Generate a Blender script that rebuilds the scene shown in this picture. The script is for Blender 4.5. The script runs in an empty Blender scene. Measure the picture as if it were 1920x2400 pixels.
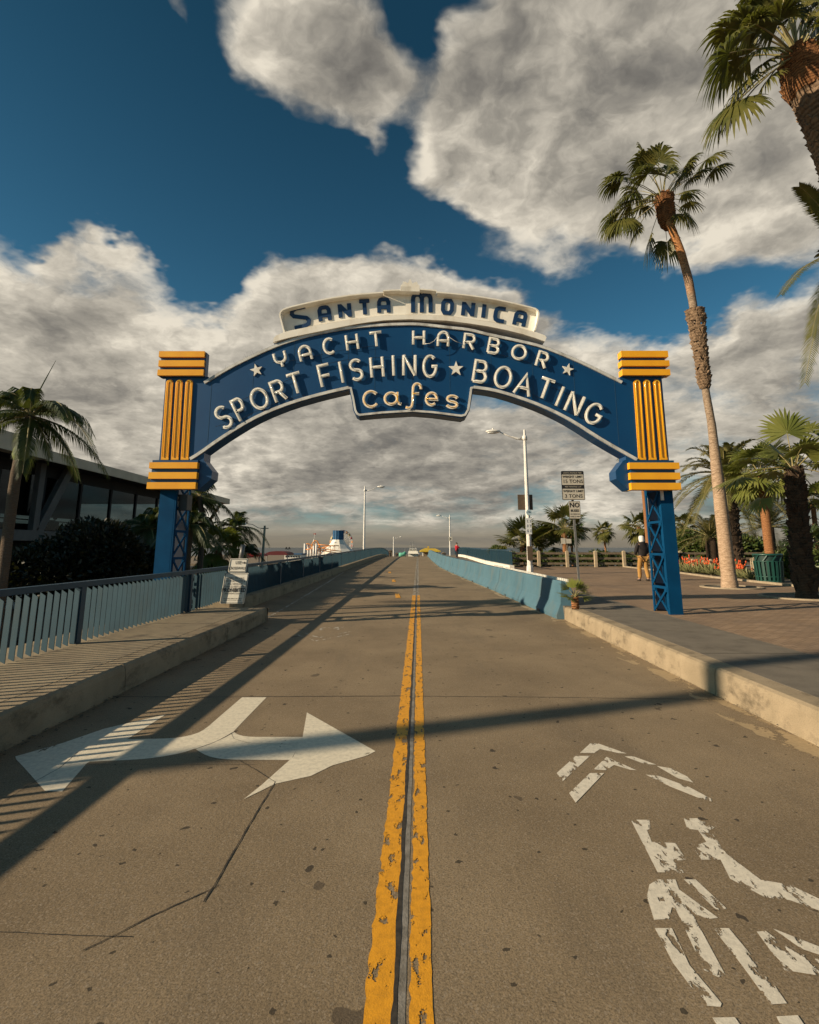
import bpy, math, random
from mathutils import Vector as V, Matrix
from math import sin, cos, pi, tan, sqrt, atan2, radians as rd
random.seed(11)
R_ = random.uniform
sc = bpy.context.scene
COL = sc.collection
# ---- the photograph's camera: used to turn a bearing into a real point at a real distance
F, CX, CY, H = 1200., 960., 1068., 1.6
TH = math.atan(215 / 1200)
def ray(px, py):
    r = (px - CX) / F; u = (CY - py) / F
    return V((r, cos(TH) - u * sin(TH), sin(TH) + u * cos(TH)))
def G(px, py, z=0.):
    d = ray(px, py); t = (z - H) / d.z
    return V((d.x * t, d.y * t, z))
def P(px, py, Y):
    d = ray(px, py); t = Y / d.y
    return V((d.x * t, Y, H + d.z * t))
def RX(x, y): return x - .07 + .0167 * y        # road frame
def pw(t, tab):
    if t <= tab[0][0]: return tab[0][1]
    for (a, b), (c, d) in zip(tab, tab[1:]):
        if t <= c: return b + (d - b) * (t - a) / (c - a)
    return tab[-1][1]
ZT = [(10, 0), (16, .03), (24, .1), (36, .22), (50, .37), (58, .44), (64, .46), (69, .43), (74, .3), (80, .0), (92, -.9), (110, -2.3), (125, -3), (400, -3)]
def zr(y): return pw(y, ZT)
def Q(x, y, dz=0.): return V((RX(x, y), y, zr(y) + dz))
# ---- mesh builder
class MB:
    def __init__(s): s.v = []; s.f = []; s.m = []; s.s = []
    def add(s, vs, fs, m=0, sm=False):
        o = len(s.v); s.v += [tuple(v) for v in vs]
        for f in fs: s.f.append(tuple(i + o for i in f)); s.m.append(m); s.s.append(sm)
        return s
    def hexa(s, c, m=0):   # 8 corners: bottom 4 ccw, top 4 ccw
        return s.add(c, [(3, 2, 1, 0), (4, 5, 6, 7), (0, 1, 5, 4), (1, 2, 6, 5), (2, 3, 7, 6), (3, 0, 4, 7)], m)
    def box(s, x0, y0, z0, x1, y1, z1, m=0):
        return s.hexa([(x0, y0, z0), (x1, y0, z0), (x1, y1, z0), (x0, y1, z0), (x0, y0, z1), (x1, y0, z1), (x1, y1, z1), (x0, y1, z1)], m)
    def bar(s, p, q, w, h, m=0, up=V((0, 0, 1))):
        p = V(p); q = V(q); d = (q - p).normalized()
        a = d.cross(up)
        if a.length < 1e-4: a = d.cross(V((0, 1, 0)))
        a.normalize(); b = a.cross(d).normalized(); a *= w / 2; b *= h / 2
        return s.hexa([p - a - b, p + a - b, q + a - b, q - a - b, p - a + b, p + a + b, q + a + b, q - a + b], m)
    def tube(s, pts, rs, n=8, m=0, cap=True, sm=True):
        pts = [V(p) for p in pts]
        if not hasattr(rs, '__len__'): rs = [rs] * len(pts)
        vs = []; ref = None
        for i, p in enumerate(pts):
            d = (pts[min(i + 1, len(pts) - 1)] - pts[max(i - 1, 0)])
            d = d.normalized() if d.length > 1e-9 else V((0, 0, 1))
            if ref is None: ref = V((1, 0, 0)) if abs(d.x) < .8 else V((0, 1, 0))
            a = (ref - d * ref.dot(d)).normalized(); b = d.cross(a); ref = a
            for k in range(n):
                t = 2 * pi * k / n; vs.append(p + (a * cos(t) + b * sin(t)) * rs[i])
        fs = []
        for i in range(len(pts) - 1):
            for k in range(n):
                fs.append((i * n + k, i * n + (k + 1) % n, (i + 1) * n + (k + 1) % n, (i + 1) * n + k))
        s.add(vs, fs, m, sm)
        if cap:
            o = len(s.v) - len(vs)
            s.f.append(tuple(o + k for k in reversed(range(n)))); s.m.append(m); s.s.append(False)
            s.f.append(tuple(o + (len(pts) - 1) * n + k for k in range(n))); s.m.append(m); s.s.append(False)
        return s
    def lathe(s, c, prof, n=24, m=0, sm=True):
        return s.tube([V(c) + V((0, 0, z)) for r, z in prof], [r for r, z in prof], n, m, True, sm)
    def prism(s, poly, off, m=0):
        n = len(poly); poly = [V(p) for p in poly]; off = V(off)
        vs = poly + [p + off for p in poly]
        fs = [tuple(range(n)), tuple(reversed(range(n, 2 * n)))] + [(i, i + n, (i + 1) % n + n, (i + 1) % n) for i in range(n)]
        return s.add(vs, fs, m)
    def poly(s, pts, m=0): return s.add(pts, [tuple(range(len(pts)))], m)
    def ribbon(s, pts, w, y0, y1, m=0, closed=False):   # pts: points in an XZ plane, extruded y0..y1
        q = [(p[0], p[2]) if len(p) == 3 else tuple(p) for p in pts]; n = len(q); L = []; Rr = []
        for i in range(n):
            a = q[(i - 1) % n] if (closed or i > 0) else None; b = q[i]; c = q[(i + 1) % n] if (closed or i < n - 1) else None
            def nm(u, v):
                dx, dz = v[0] - u[0], v[1] - u[1]; l = sqrt(dx * dx + dz * dz) or 1e-9
                return (-dz / l, dx / l)
            if a is None: nx, nz = nm(b, c); k = 1
            elif c is None: nx, nz = nm(a, b); k = 1
            else:
                n1 = nm(a, b); n2 = nm(b, c); nx = n1[0] + n2[0]; nz = n1[1] + n2[1]; l = sqrt(nx * nx + nz * nz) or 1e-9
                nx /= l; nz /= l; k = min(1 / max(.35, nx * n1[0] + nz * n1[1]), 1.9)
            L.append((b[0] + nx * k * w / 2, b[1] + nz * k * w / 2)); Rr.append((b[0] - nx * k * w / 2, b[1] - nz * k * w / 2))
        vs = [(x, y0, z) for x, z in L] + [(x, y0, z) for x, z in Rr] + [(x, y1, z) for x, z in L] + [(x, y1, z) for x, z in Rr]
        fs = []
        for i in range(n if closed else n - 1):
            j = (i + 1) % n
            fs += [(i, n + i, n + j, j), (2 * n + i, 2 * n + j, 3 * n + j, 3 * n + i), (i, j, 2 * n + j, 2 * n + i), (n + i, 3 * n + i, 3 * n + j, n + j)]
        if not closed: fs += [(0, 2 * n, 3 * n, n), (n - 1, 2 * n - 1, 4 * n - 1, 3 * n - 1)]
        return s.add(vs, fs, m)
    def ell(s, c, r, m=0, nu=12, nv=8):
        c = V(c); vs = []; fs = []
        for i in range(nv + 1):
            a = -pi / 2 + pi * i / nv
            for k in range(nu):
                t = 2 * pi * k / nu; vs.append(c + V((r[0] * cos(a) * cos(t), r[1] * cos(a) * sin(t), r[2] * sin(a))))
        for i in range(nv):
            for k in range(nu): fs.append((i * nu + k, i * nu + (k + 1) % nu, (i + 1) * nu + (k + 1) % nu, (i + 1) * nu + k))
        return s.add(vs, fs, m, True)
ORG = {}
def tag(o, label=None, cat=None, group=None, kind=None):
    for k, v in (('label', label), ('category', cat), ('group', group), ('kind', kind)):
        if v: o[k] = v
    return o
def obj(name, mb, mats, parent=None, label=None, cat=None, group=None, kind=None):
    org = V((0, 0, 0))
    if parent is not None: org = ORG.get(parent.name, org)
    elif kind != 'structure' and mb.v:
        xs = [v[0] for v in mb.v]; ys = [v[1] for v in mb.v]
        org = V(((min(xs) + max(xs)) / 2, (min(ys) + max(ys)) / 2, min(v[2] for v in mb.v)))
    me = bpy.data.meshes.new(name)
    me.from_pydata([(a - org.x, b - org.y, c - org.z) for a, b, c in mb.v], [], mb.f)
    if not isinstance(mats, (list, tuple)): mats = [mats]
    for m in mats: me.materials.append(m)
    me.polygons.foreach_set('material_index', mb.m); me.polygons.foreach_set('use_smooth', mb.s); me.update()
    o = bpy.data.objects.new(name, me); COL.objects.link(o)
    if parent is not None: o.parent = parent; ORG[o.name] = org
    else: o.location = org; ORG[o.name] = org
    return tag(o, label, cat, group, kind)
def thing(name, loc, label, cat, group=None):
    o = bpy.data.objects.new(name, None); COL.objects.link(o); o.location = loc; o.empty_display_size = .2
    ORG[o.name] = V(loc)
    return tag(o, label, cat, group)
def dup(o, loc=None, rz=None, s=None, label=None):
    c = o.copy(); COL.objects.link(c)
    for ch in list(o.children):
        k = dup(ch); k.parent = c; k.matrix_parent_inverse = ch.matrix_parent_inverse.copy()
    if loc is not None: c.location = loc
    if rz is not None: c.rotation_euler = (c.rotation_euler[0], c.rotation_euler[1], rz)
    if s is not None: c.scale = (s, s, s) if not hasattr(s, '__len__') else s
    if label: c['label'] = label
    return c
# ---- materials
def newmat(name):
    m = bpy.data.materials.new(name); m.use_nodes = True; nt = m.node_tree
    return m, nt, nt.nodes['Principled BSDF'], nt.nodes['Material Output']
def N(nt, t, **kw):
    n = nt.nodes.new(t)
    for k, v in kw.items():
        if k.startswith('i_'):
            key = k[2:]; key = int(key) if key.isdigit() else key
            n.inputs[key].default_value = v
        else: setattr(n, k, v)
    return n
def lk(nt, a, b): nt.links.new(a, b)
def math_(nt, op, a, b=None, clamp=False):
    n = nt.nodes.new('ShaderNodeMath'); n.operation = op; n.use_clamp = clamp
    for i, x in enumerate((a, b)):
        if x is None: continue
        if isinstance(x, (int, float)): n.inputs[i].default_value = x
        else: lk(nt, x, n.inputs[i])
    return n.outputs[0]
def mr(nt, x, a, b, c=0., d=1., smooth=False):
    n = nt.nodes.new('ShaderNodeMapRange'); n.clamp = True
    if smooth: n.interpolation_type = 'SMOOTHSTEP'
    for i, k in zip((1, 2, 3, 4), (a, b, c, d)): n.inputs[i].default_value = k
    lk(nt, x, n.inputs[0]); return n.outputs[0]
def mixc(nt, f, a, b, bt='MIX'):
    n = nt.nodes.new('ShaderNodeMix'); n.data_type = 'RGBA'; n.blend_type = bt
    for k, x in ((0, f), (6, a), (7, b)):
        if isinstance(x, (int, float)): n.inputs[k].default_value = x
        elif isinstance(x, (tuple, list)): n.inputs[k].default_value = (*x[:3], 1)
        else: lk(nt, x, n.inputs[k])
    return n.outputs[2]
def coords(nt, scale=(1, 1, 1), kind='Object'):
    t = N(nt, 'ShaderNodeTexCoord'); mp = N(nt, 'ShaderNodeMapping'); mp.inputs['Scale'].default_value = scale
    lk(nt, t.outputs[kind], mp.inputs[0]); return mp.outputs[0]
def noise(nt, co, s, det=5, rough=.55, dist=0.):
    n = N(nt, 'ShaderNodeTexNoise'); n.inputs['Scale'].default_value = s; n.inputs['Detail'].default_value = det
    n.inputs['Roughness'].default_value = rough; n.inputs['Distortion'].default_value = dist
    lk(nt, co, n.inputs['Vector']); return n.outputs[0]
def bump(nt, h, bs, strength, dist=.01):
    b = N(nt, 'ShaderNodeBump'); b.inputs['Strength'].default_value = strength; b.inputs['Distance'].default_value = dist
    lk(nt, h, b.inputs['Height']); lk(nt, b.outputs[0], bs.inputs['Normal'])
def mat(name, c, c2=None, s=4., rough=.7, metal=0., bmp=0., bs_=40., det=5, stretch=(1, 1, 1), lo=.35, hi=.65, spec=.5, dirt=None, coat=0., bdist=.01):
    m, nt, b, out = newmat(name)
    b.inputs['Base Color'].default_value = (*c, 1); b.inputs['Roughness'].default_value = rough
    b.inputs['Metallic'].default_value = metal; b.inputs['Specular IOR Level'].default_value = spec
    b.inputs['Coat Weight'].default_value = coat
    co = coords(nt, stretch); col = None
    if c2: col = mixc(nt, mr(nt, noise(nt, co, s, det), lo, hi), c, c2)
    if dirt:
        k = mr(nt, noise(nt, coords(nt, (1, 1, .35)), s * .6 + 1, 7, .65), .5, .72)
        col = mixc(nt, math_(nt, 'MULTIPLY', k, .75), col if col is not None else c, dirt)
    if col is not None: lk(nt, col, b.inputs['Base Color'])
    if bmp: bump(nt, noise(nt, co, bs_, 4), b, bmp, bdist)
    return m
def leafmat(name, c, c2, s=3., trans=.25, rough=.45):
    m, nt, b, out = newmat(name)
    co = coords(nt); col = mixc(nt, mr(nt, noise(nt, co, s, 3), .35, .65), c, c2)
    lk(nt, col, b.inputs['Base Color']); b.inputs['Roughness'].default_value = rough; b.inputs['Specular IOR Level'].default_value = .4
    t = N(nt, 'ShaderNodeBsdfTranslucent'); lk(nt, mixc(nt, .5, col, (.22, .25, .02)), t.inputs[0])
    mx = N(nt, 'ShaderNodeMixShader'); mx.inputs[0].default_value = trans
    lk(nt, b.outputs[0], mx.inputs[1]); lk(nt, t.outputs[0], mx.inputs[2]); lk(nt, mx.outputs[0], out.inputs[0])
    return m
def wornpaint(name, c, wear, s=9., chip=(.2, .17, .13)):
    m, nt, b, out = newmat(name)
    co = coords(nt, (1, .45, 1)); co2 = coords(nt)
    lk(nt, mixc(nt, mr(nt, noise(nt, co2, 25, 6, .7), .42, .7), c, tuple(x * .72 for x in c)), b.inputs['Base Color'])
    b.inputs['Roughness'].default_value = .6
    n1 = noise(nt, co, s, 8, .62, .3); n2 = noise(nt, co2, s * 8, 4, .7)
    k = math_(nt, 'ADD', n1, math_(nt, 'MULTIPLY', n2, .22))
    k = mr(nt, k, wear, wear + .012)
    bump(nt, math_(nt, 'ADD', noise(nt, co2, 160, 3), math_(nt, 'MULTIPLY', k, -.6)), b, .35, .004)
    t = N(nt, 'ShaderNodeBsdfTransparent'); mx = N(nt, 'ShaderNodeMixShader')
    lk(nt, k, mx.inputs[0]); lk(nt, b.outputs[0], mx.inputs[1]); lk(nt, t.outputs[0], mx.inputs[2]); lk(nt, mx.outputs[0], out.inputs[0])
    return m
def glassmat(name, c, rough=.05, alpha=.5):
    m, nt, b, out = newmat(name)
    g = N(nt, 'ShaderNodeBsdfGlossy'); g.inputs['Roughness'].default_value = rough; g.inputs[0].default_value = (.8, .85, .9, 1)
    t = N(nt, 'ShaderNodeBsdfTransparent'); t.inputs[0].default_value = (*c, 1)
    fr = N(nt, 'ShaderNodeFresnel'); fr.inputs[0].default_value = 1.5
    mx = N(nt, 'ShaderNodeMixShader'); lk(nt, mr(nt, fr.outputs[0], 0, 1, .03, alpha), mx.inputs[0])
    lk(nt, t.outputs[0], mx.inputs[1]); lk(nt, g.outputs[0], mx.inputs[2]); lk(nt, mx.outputs[0], out.inputs[0])
    return m
def emit(name, c, s):
    m, nt, b, out = newmat(name); b.inputs['Base Color'].default_value = (*c, 1)
    b.inputs['Emission Color'].default_value = (*c, 1); b.inputs['Emission Strength'].default_value = s; return m

def road_mat():
    m, nt, b, out = newmat('road concrete')
    co = coords(nt); cs = coords(nt, (1, .25, 1))
    big = mr(nt, noise(nt, co, .55, 7, .65), .36, .64)
    col = mixc(nt, big, (.225, .168, .104), (.325, .247, .155))
    col = mixc(nt, math_(nt, 'MULTIPLY', mr(nt, noise(nt, cs, 1.3, 7, .65), .52, .75), .5), col, (.13, .105, .078))
    g1 = noise(nt, co, 120, 5, .75); g2 = noise(nt, co, 38, 4, .6)
    col = mixc(nt, mr(nt, g1, .36, .64, .45, 1.3), (0, 0, 0), col)
    nt.nodes[-1].name = 'grain'
    vo = N(nt, 'ShaderNodeTexVoronoi'); vo.inputs['Scale'].default_value = 140; lk(nt, co, vo.inputs['Vector'])
    col = mixc(nt, math_(nt, 'MULTIPLY', mr(nt, vo.outputs['Color'], .72, .86), .45), col, (.36, .3, .23))
    col = mixc(nt, math_(nt, 'MULTIPLY', mr(nt, g2, .56, .7), .4), col, (.1, .085, .065))
    # gum spots and oil drips: cells of which only a few carry a blot
    def spots(scale, r, keep, color, amt, col):
        wv = N(nt, 'ShaderNodeVectorMath'); wv.operation = 'ADD'
        nn = N(nt, 'ShaderNodeTexNoise'); nn.inputs['Scale'].default_value = scale * 5; lk(nt, co, nn.inputs['Vector'])
        sc_ = N(nt, 'ShaderNodeVectorMath'); sc_.operation = 'SCALE'; sc_.inputs['Scale'].default_value = .28 / scale
        lk(nt, nn.outputs['Color'], sc_.inputs[0]); lk(nt, co, wv.inputs[0]); lk(nt, sc_.outputs[0], wv.inputs[1])
        v = N(nt, 'ShaderNodeTexVoronoi'); v.inputs['Scale'].default_value = scale; v.voronoi_dimensions = '2D'; v.inputs['Randomness'].default_value = 1; lk(nt, wv.outputs[0], v.inputs['Vector'])
        sep = N(nt, 'ShaderNodeSeparateColor'); lk(nt, v.outputs['Color'], sep.inputs[0])
        rr = math_(nt, 'MULTIPLY', math_(nt, 'ADD', sep.outputs[1], .35), r)
        k = math_(nt, 'MULTIPLY', math_(nt, 'LESS_THAN', v.outputs['Distance'], rr), math_(nt, 'GREATER_THAN', sep.outputs[0], keep))
        return mixc(nt, math_(nt, 'MULTIPLY', k, amt), col, color)
    col = spots(2.6, .052, .62, (.04, .033, .026), .85, col)
    col = spots(7., .07, .72, (.03, .026, .02), .8, col)
    col = spots(1.1, .06, .6, (.075, .058, .042), .7, col)
    lk(nt, col, b.inputs['Base Color']); b.inputs['Roughness'].default_value = .85; b.inputs['Specular IOR Level'].default_value = .25
    bump(nt, math_(nt, 'ADD', g1, math_(nt, 'MULTIPLY', g2, 1.2)), b, .5, .006)
    return m
def brick_mat():
    m, nt, b, out = newmat('brick paving')
    co = coords(nt, (1, 1, 1)); br = N(nt, 'ShaderNodeTexBrick'); lk(nt, co, br.inputs['Vector'])
    br.inputs['Scale'].default_value = 1; br.inputs['Brick Width'].default_value = .21; br.inputs['Row Height'].default_value = .105
    br.inputs['Mortar Size'].default_value = .006; br.inputs['Color1'].default_value = (.275, .185, .115, 1); br.inputs['Color2'].default_value = (.35, .245, .16, 1)
    br.inputs['Mortar'].default_value = (.10, .075, .055, 1)
    col = mixc(nt, math_(nt, 'MULTIPLY', mr(nt, noise(nt, co, .8, 6), .4, .7), .5), br.outputs[0], (.13, .1, .08))
    col = mixc(nt, mr(nt, noise(nt, co, 60, 4), .3, .7, .8, 1.15), (0, 0, 0), col)
    lk(nt, col, b.inputs['Base Color']); b.inputs['Roughness'].default_value = .85; b.inputs['Specular IOR Level'].default_value = .25
    bump(nt, math_(nt, 'SUBTRACT', noise(nt, co, 50, 3), br.outputs[1]), b, .4, .006); return m
def kerb_mat(name, c, c2, dirt):
    m, nt, b, out = newmat(name); co = coords(nt); cz = coords(nt, (1, 1, 1.6))
    col = mixc(nt, mr(nt, noise(nt, co, 3, 6), .35, .65), c, c2)
    col = mixc(nt, math_(nt, 'MULTIPLY', mr(nt, noise(nt, cz, 2.3, 8, .68), .52, .68), .8), col, dirt)
    col = mixc(nt, mr(nt, noise(nt, co, 110, 4, .7), .3, .7, .72, 1.2), (0, 0, 0), col)
    lk(nt, col, b.inputs['Base Color']); b.inputs['Roughness'].default_value = .9; b.inputs['Specular IOR Level'].default_value = .2
    bump(nt, noise(nt, co, 70, 5, .7), b, .5, .006); return m
def bark_mat(name, c, c2, bands=9., amt=.6, bmpd=.02):
    m, nt, b, out = newmat(name); co = coords(nt, (1, 1, 1))
    wv = N(nt, 'ShaderNodeTexWave'); wv.bands_direction = 'Z'; wv.inputs['Scale'].default_value = bands; wv.inputs['Distortion'].default_value = 5
    wv.inputs['Detail'].default_value = 4; wv.inputs['Detail Scale'].default_value = 2; lk(nt, co, wv.inputs['Vector'])
    n1 = noise(nt, coords(nt, (1, 1, .5)), 9, 6, .7)
    k = math_(nt, 'ADD', math_(nt, 'MULTIPLY', wv.outputs[1], amt), math_(nt, 'MULTIPLY', n1, 1 - amt))
    lk(nt, mixc(nt, mr(nt, k, .3, .62), c2, c), b.inputs['Base Color']); b.inputs['Roughness'].default_value = .9; b.inputs['Specular IOR Level'].default_value = .15
    bump(nt, k, b, .8, bmpd); return m

def tall_bark():
    m, nt, b, out = newmat('ringed pale palm bark'); co = coords(nt)
    wv = N(nt, 'ShaderNodeTexWave'); wv.bands_direction = 'Z'; wv.inputs['Scale'].default_value = 5.5; wv.inputs['Distortion'].default_value = 9
    wv.inputs['Detail'].default_value = 5; wv.inputs['Detail Scale'].default_value = 2.5; lk(nt, co, wv.inputs['Vector'])
    n1 = noise(nt, coords(nt, (1, 1, 3)), 7, 7, .7); k = math_(nt, 'ADD', math_(nt, 'MULTIPLY', wv.outputs[1], .14), math_(nt, 'MULTIPLY', n1, .86))
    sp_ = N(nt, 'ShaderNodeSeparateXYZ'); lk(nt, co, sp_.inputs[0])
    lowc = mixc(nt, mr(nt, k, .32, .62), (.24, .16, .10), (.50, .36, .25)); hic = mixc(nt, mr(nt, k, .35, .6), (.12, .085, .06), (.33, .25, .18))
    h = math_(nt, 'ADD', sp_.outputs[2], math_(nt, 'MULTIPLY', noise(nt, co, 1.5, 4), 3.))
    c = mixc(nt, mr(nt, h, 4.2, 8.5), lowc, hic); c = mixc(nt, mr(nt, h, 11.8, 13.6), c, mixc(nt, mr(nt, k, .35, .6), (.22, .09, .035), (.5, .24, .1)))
    lk(nt, c, b.inputs['Base Color']); b.inputs['Roughness'].default_value = .9; b.inputs['Specular IOR Level'].default_value = .15
    bump(nt, k, b, .9, .03); return m

M = {}
M['road'] = road_mat(); M['brick'] = brick_mat()
M['walk'] = kerb_mat('sidewalk concrete', (.36, .295, .20), (.30, .245, .17), (.15, .125, .095))
M['kerb'] = kerb_mat('kerb concrete', (.37, .295, .20), (.29, .232, .155), (.10, .08, .055))
M['walk2'] = kerb_mat('plain slab concrete', (.2, .175, .14), (.165, .145, .118), (.12, .105, .085))
M['crack'] = mat('crack filler', (.02, .017, .014), (.05, .042, .032), 30)
M['strip'] = mat('grey joint strip', (.26, .24, .21), (.15, .135, .11), 14, det=8, bmp=.3, bs_=90)
M['yellowp'] = wornpaint('worn yellow road paint', (.76, .34, .012), .69, 15.)
M['whitep'] = wornpaint('worn white road paint', (.74, .68, .56), .68, 16.)
M['whitep2'] = wornpaint('very worn white road paint', (.6, .56, .47), .575, 14.)
M['faint'] = wornpaint('faded white paint', (.42, .38, .31), .60, 14.)
M['sand'] = mat('sand', (.33, .26, .17), (.26, .2, .13), .05)
M['earth'] = mat('lower ground', (.09, .08, .06), (.14, .12, .085), .3, rough=.95)
M['asphalt'] = mat('asphalt', (.035, .033, .03), (.05, .047, .042), 2, rough=.9)
M['blue'] = mat('sign blue enamel', (.0012, .044, .135), (.0015, .052, .15), 1.2, rough=.42, bmp=.04, bs_=6, coat=.15)
M['blueT'] = mat('tower blue paint', (.0015, .054, .14), (.001, .042, .112), 3, spec=.1, rough=.8, bmp=.05, bs_=20)
M['blueShade'] = mat('shaded backing blue', (.003, .012, .035), rough=.6)  # tower blue darkened to put the shade inside the tower into the colour
M['gold'] = mat('gold enamel', (.93, .43, .006), (.86, .37, .004), 3, rough=.4, coat=.3, bmp=.04, bs_=9)
M['rim'] = mat('white metal rim', (.72, .71, .67), (.5, .49, .46), 5, rough=.4, dirt=(.25, .22, .18))
M['cream'] = mat('cream sheet metal', (.88, .84, .75), (.80, .75, .65), 2.5, rough=.55, dirt=(.62, .54, .42))
M['letter'] = mat('white channel letter', (.9, .87, .79), (.82, .77, .66), 14, rough=.4, dirt=(.5, .44, .34))
M['glassw'] = mat('clear neon glass', (.88, .86, .8), rough=.12, spec=.9, coat=.6)
M['glassy'] = mat('yellow neon glass', (.9, .55, .03), rough=.12, spec=.9, coat=.6)
M['glassg'] = mat('gold neon glass', (.95, .5, .01), rough=.1, spec=.9, coat=.7)
M['navy'] = mat('navy letter enamel', (.006, .034, .10), rough=.45)
M['wire'] = mat('black wire', (.008, .008, .01), rough=.5)
M['teal'] = mat('railing teal paint', (.011, .05, .088), (.009, .04, .072), 2, rough=.5, dirt=(.02, .05, .075))
M['teald'] = mat('railing slat paint', (.027, .075, .108), (.021, .06, .088), 3, rough=.45, dirt=(.04, .065, .075))
M['barr'] = mat('blue painted barrier concrete', (.07, .155, .205), (.052, .125, .17), 1.6, rough=.75, bmp=.35, bs_=30, dirt=(.10, .13, .13))
M['whitem'] = mat('white painted metal', (.8, .77, .72), (.68, .65, .6), 4, rough=.4)
M['greym'] = mat('galvanised steel', (.23, .23, .22), (.17, .17, .17), 9, rough=.5, metal=.3)
M['signw'] = mat('sign white sheet', (.60, .56, .47), (.52, .48, .4), 6, rough=.5, dirt=(.42, .36, .28))
M['signb'] = mat('bright white sign sheet', (.86, .83, .74), (.78, .74, .65), 6, rough=.5)
M['black'] = mat('black print', (.012, .012, .013), rough=.6)
M['brown'] = mat('brown panel back', (.11, .075, .045), (.085, .06, .038), 5, rough=.6)
M['wood'] = mat('weathered timber', (.20, .155, .105), (.14, .105, .07), 6, rough=.9, bmp=.4, bs_=30, stretch=(1, 1, .4))
M['woodL'] = mat('pale timber post', (.46, .37, .25), (.36, .28, .18), 6, rough=.9, bmp=.4, bs_=30)
M['green'] = mat('dark green bin paint', (.012, .07, .055), (.01, .055, .045), 4, rough=.4, coat=.2)
M['darkbox'] = mat('dark plastic and slot shade', (.015, .017, .018), rough=.5)  # also paints the shade in the barrier drain openings
M['bark1'] = bark_mat('tan palm bark', (.50, .37, .24), (.27, .18, .105), 9., .45)
M['bark2'] = bark_mat('red brown palm bark', (.36, .17, .075), (.16, .07, .03), 6.)
M['bark3'] = bark_mat('dark shaggy bark', (.09, .06, .04), (.03, .022, .016), 8., .3)
M['boots'] = bark_mat('cut leaf bases', (.27, .185, .12), (.09, .058, .035), 3., .2)
M['ring'] = bark_mat('grey ringed trunk', (.17, .13, .095), (.09, .065, .05), 11., .6)
M['shaft'] = mat('green crownshaft', (.30, .33, .14), (.22, .27, .09), 3, rough=.4)
M['stone'] = kerb_mat('planter ring concrete', (.40, .33, .235), (.32, .26, .18), (.15, .12, .085))
M['lf1'] = leafmat('fan palm green', (.045, .058, .014), (.15, .135, .032), 1.5)
M['lf2'] = leafmat('bright fan palm green', (.12, .145, .03), (.20, .205, .05), 1.5)
M['lf3'] = leafmat('olive date palm', (.10, .10, .03), (.17, .145, .05), 1.2)
M['lf4'] = leafmat('dark queen palm', (.025, .045, .016), (.055, .085, .025), 1.5)
M['lf5'] = leafmat('yellow green palm', (.16, .17, .03), (.11, .13, .02), 2)
M['stem'] = mat('leaf stalk', (.22, .2, .07), (.28, .22, .1), 3)
M['dead'] = mat('dead fronds', (.23, .12, .05), (.14, .07, .03), 6, rough=.9)
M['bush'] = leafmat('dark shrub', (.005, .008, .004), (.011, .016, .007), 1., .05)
M['hedge'] = leafmat('green shrub', (.05, .085, .02), (.11, .135, .035), 1.5, .2)
M['aloe'] = leafmat('aloe green', (.16, .18, .075), (.25, .24, .11), 2.5, .1)
M['flower'] = mat('orange red flower', (.48, .045, .012), (.66, .11, .018), 8)
M['roof'] = mat('tan roof edge', (.60, .51, .38), (.5, .42, .31), 1, rough=.8)
M['roof2'] = mat('brown shingle roof', (.24, .175, .115), (.18, .13, .085), 7, rough=.9, bmp=.5, bs_=18)
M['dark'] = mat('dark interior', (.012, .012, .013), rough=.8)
M['concd'] = mat('grey column concrete', (.13, .125, .115), (.1, .095, .09), 2, rough=.85)
M['glass'] = glassmat('tinted window glass', (.28, .34, .36), alpha=.13)
M['carg'] = mat('car glass', (.01, .012, .014), rough=.08, spec=.8)
M['carp'] = mat('silver car paint', (.45, .45, .45), rough=.3, metal=.5, coat=.6)
M['rubber'] = mat('rubber', (.012, .012, .012), rough=.9)
M['tail'] = emit('lit tail lamp', (1., .28, .08), 3.)
M['red'] = mat('red canopy', (.36, .018, .022), (.28, .014, .018), 3)
M['dred'] = mat('dark red canopy', (.12, .008, .012), (.09, .006, .01), 3)
M['orange'] = mat('orange steel', (.72, .27, .05), rough=.5)
M['cblue'] = mat('blue ribbed tank', (.01, .10, .22), (.008, .07, .17), 1)
M['ygold'] = mat('yellow roof', (.62, .42, .03), (.5, .33, .02), 1)
M['aqua'] = mat('green slide', (.12, .42, .3))
M['skin'] = mat('skin', (.42, .24, .16), rough=.6)
M['hood'] = mat('white hood cloth', (.74, .73, .71), rough=.9)
M['jack'] = mat('black jacket cloth', (.016, .014, .015), (.024, .02, .02), 8, rough=.95)
M['khaki'] = mat('khaki trousers cloth', (.42, .23, .065), (.34, .18, .05), 6, rough=.95)
M['shoe'] = mat('dark shoe', (.03, .025, .02), rough=.7)
M['redj'] = mat('red coat cloth', (.42, .012, .03), (.3, .01, .02), 6, rough=.95)
M['jean'] = mat('dark trousers cloth', (.018, .02, .03), rough=.95)
M['hair'] = mat('dark hair', (.012, .009, .007), rough=.6)
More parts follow.
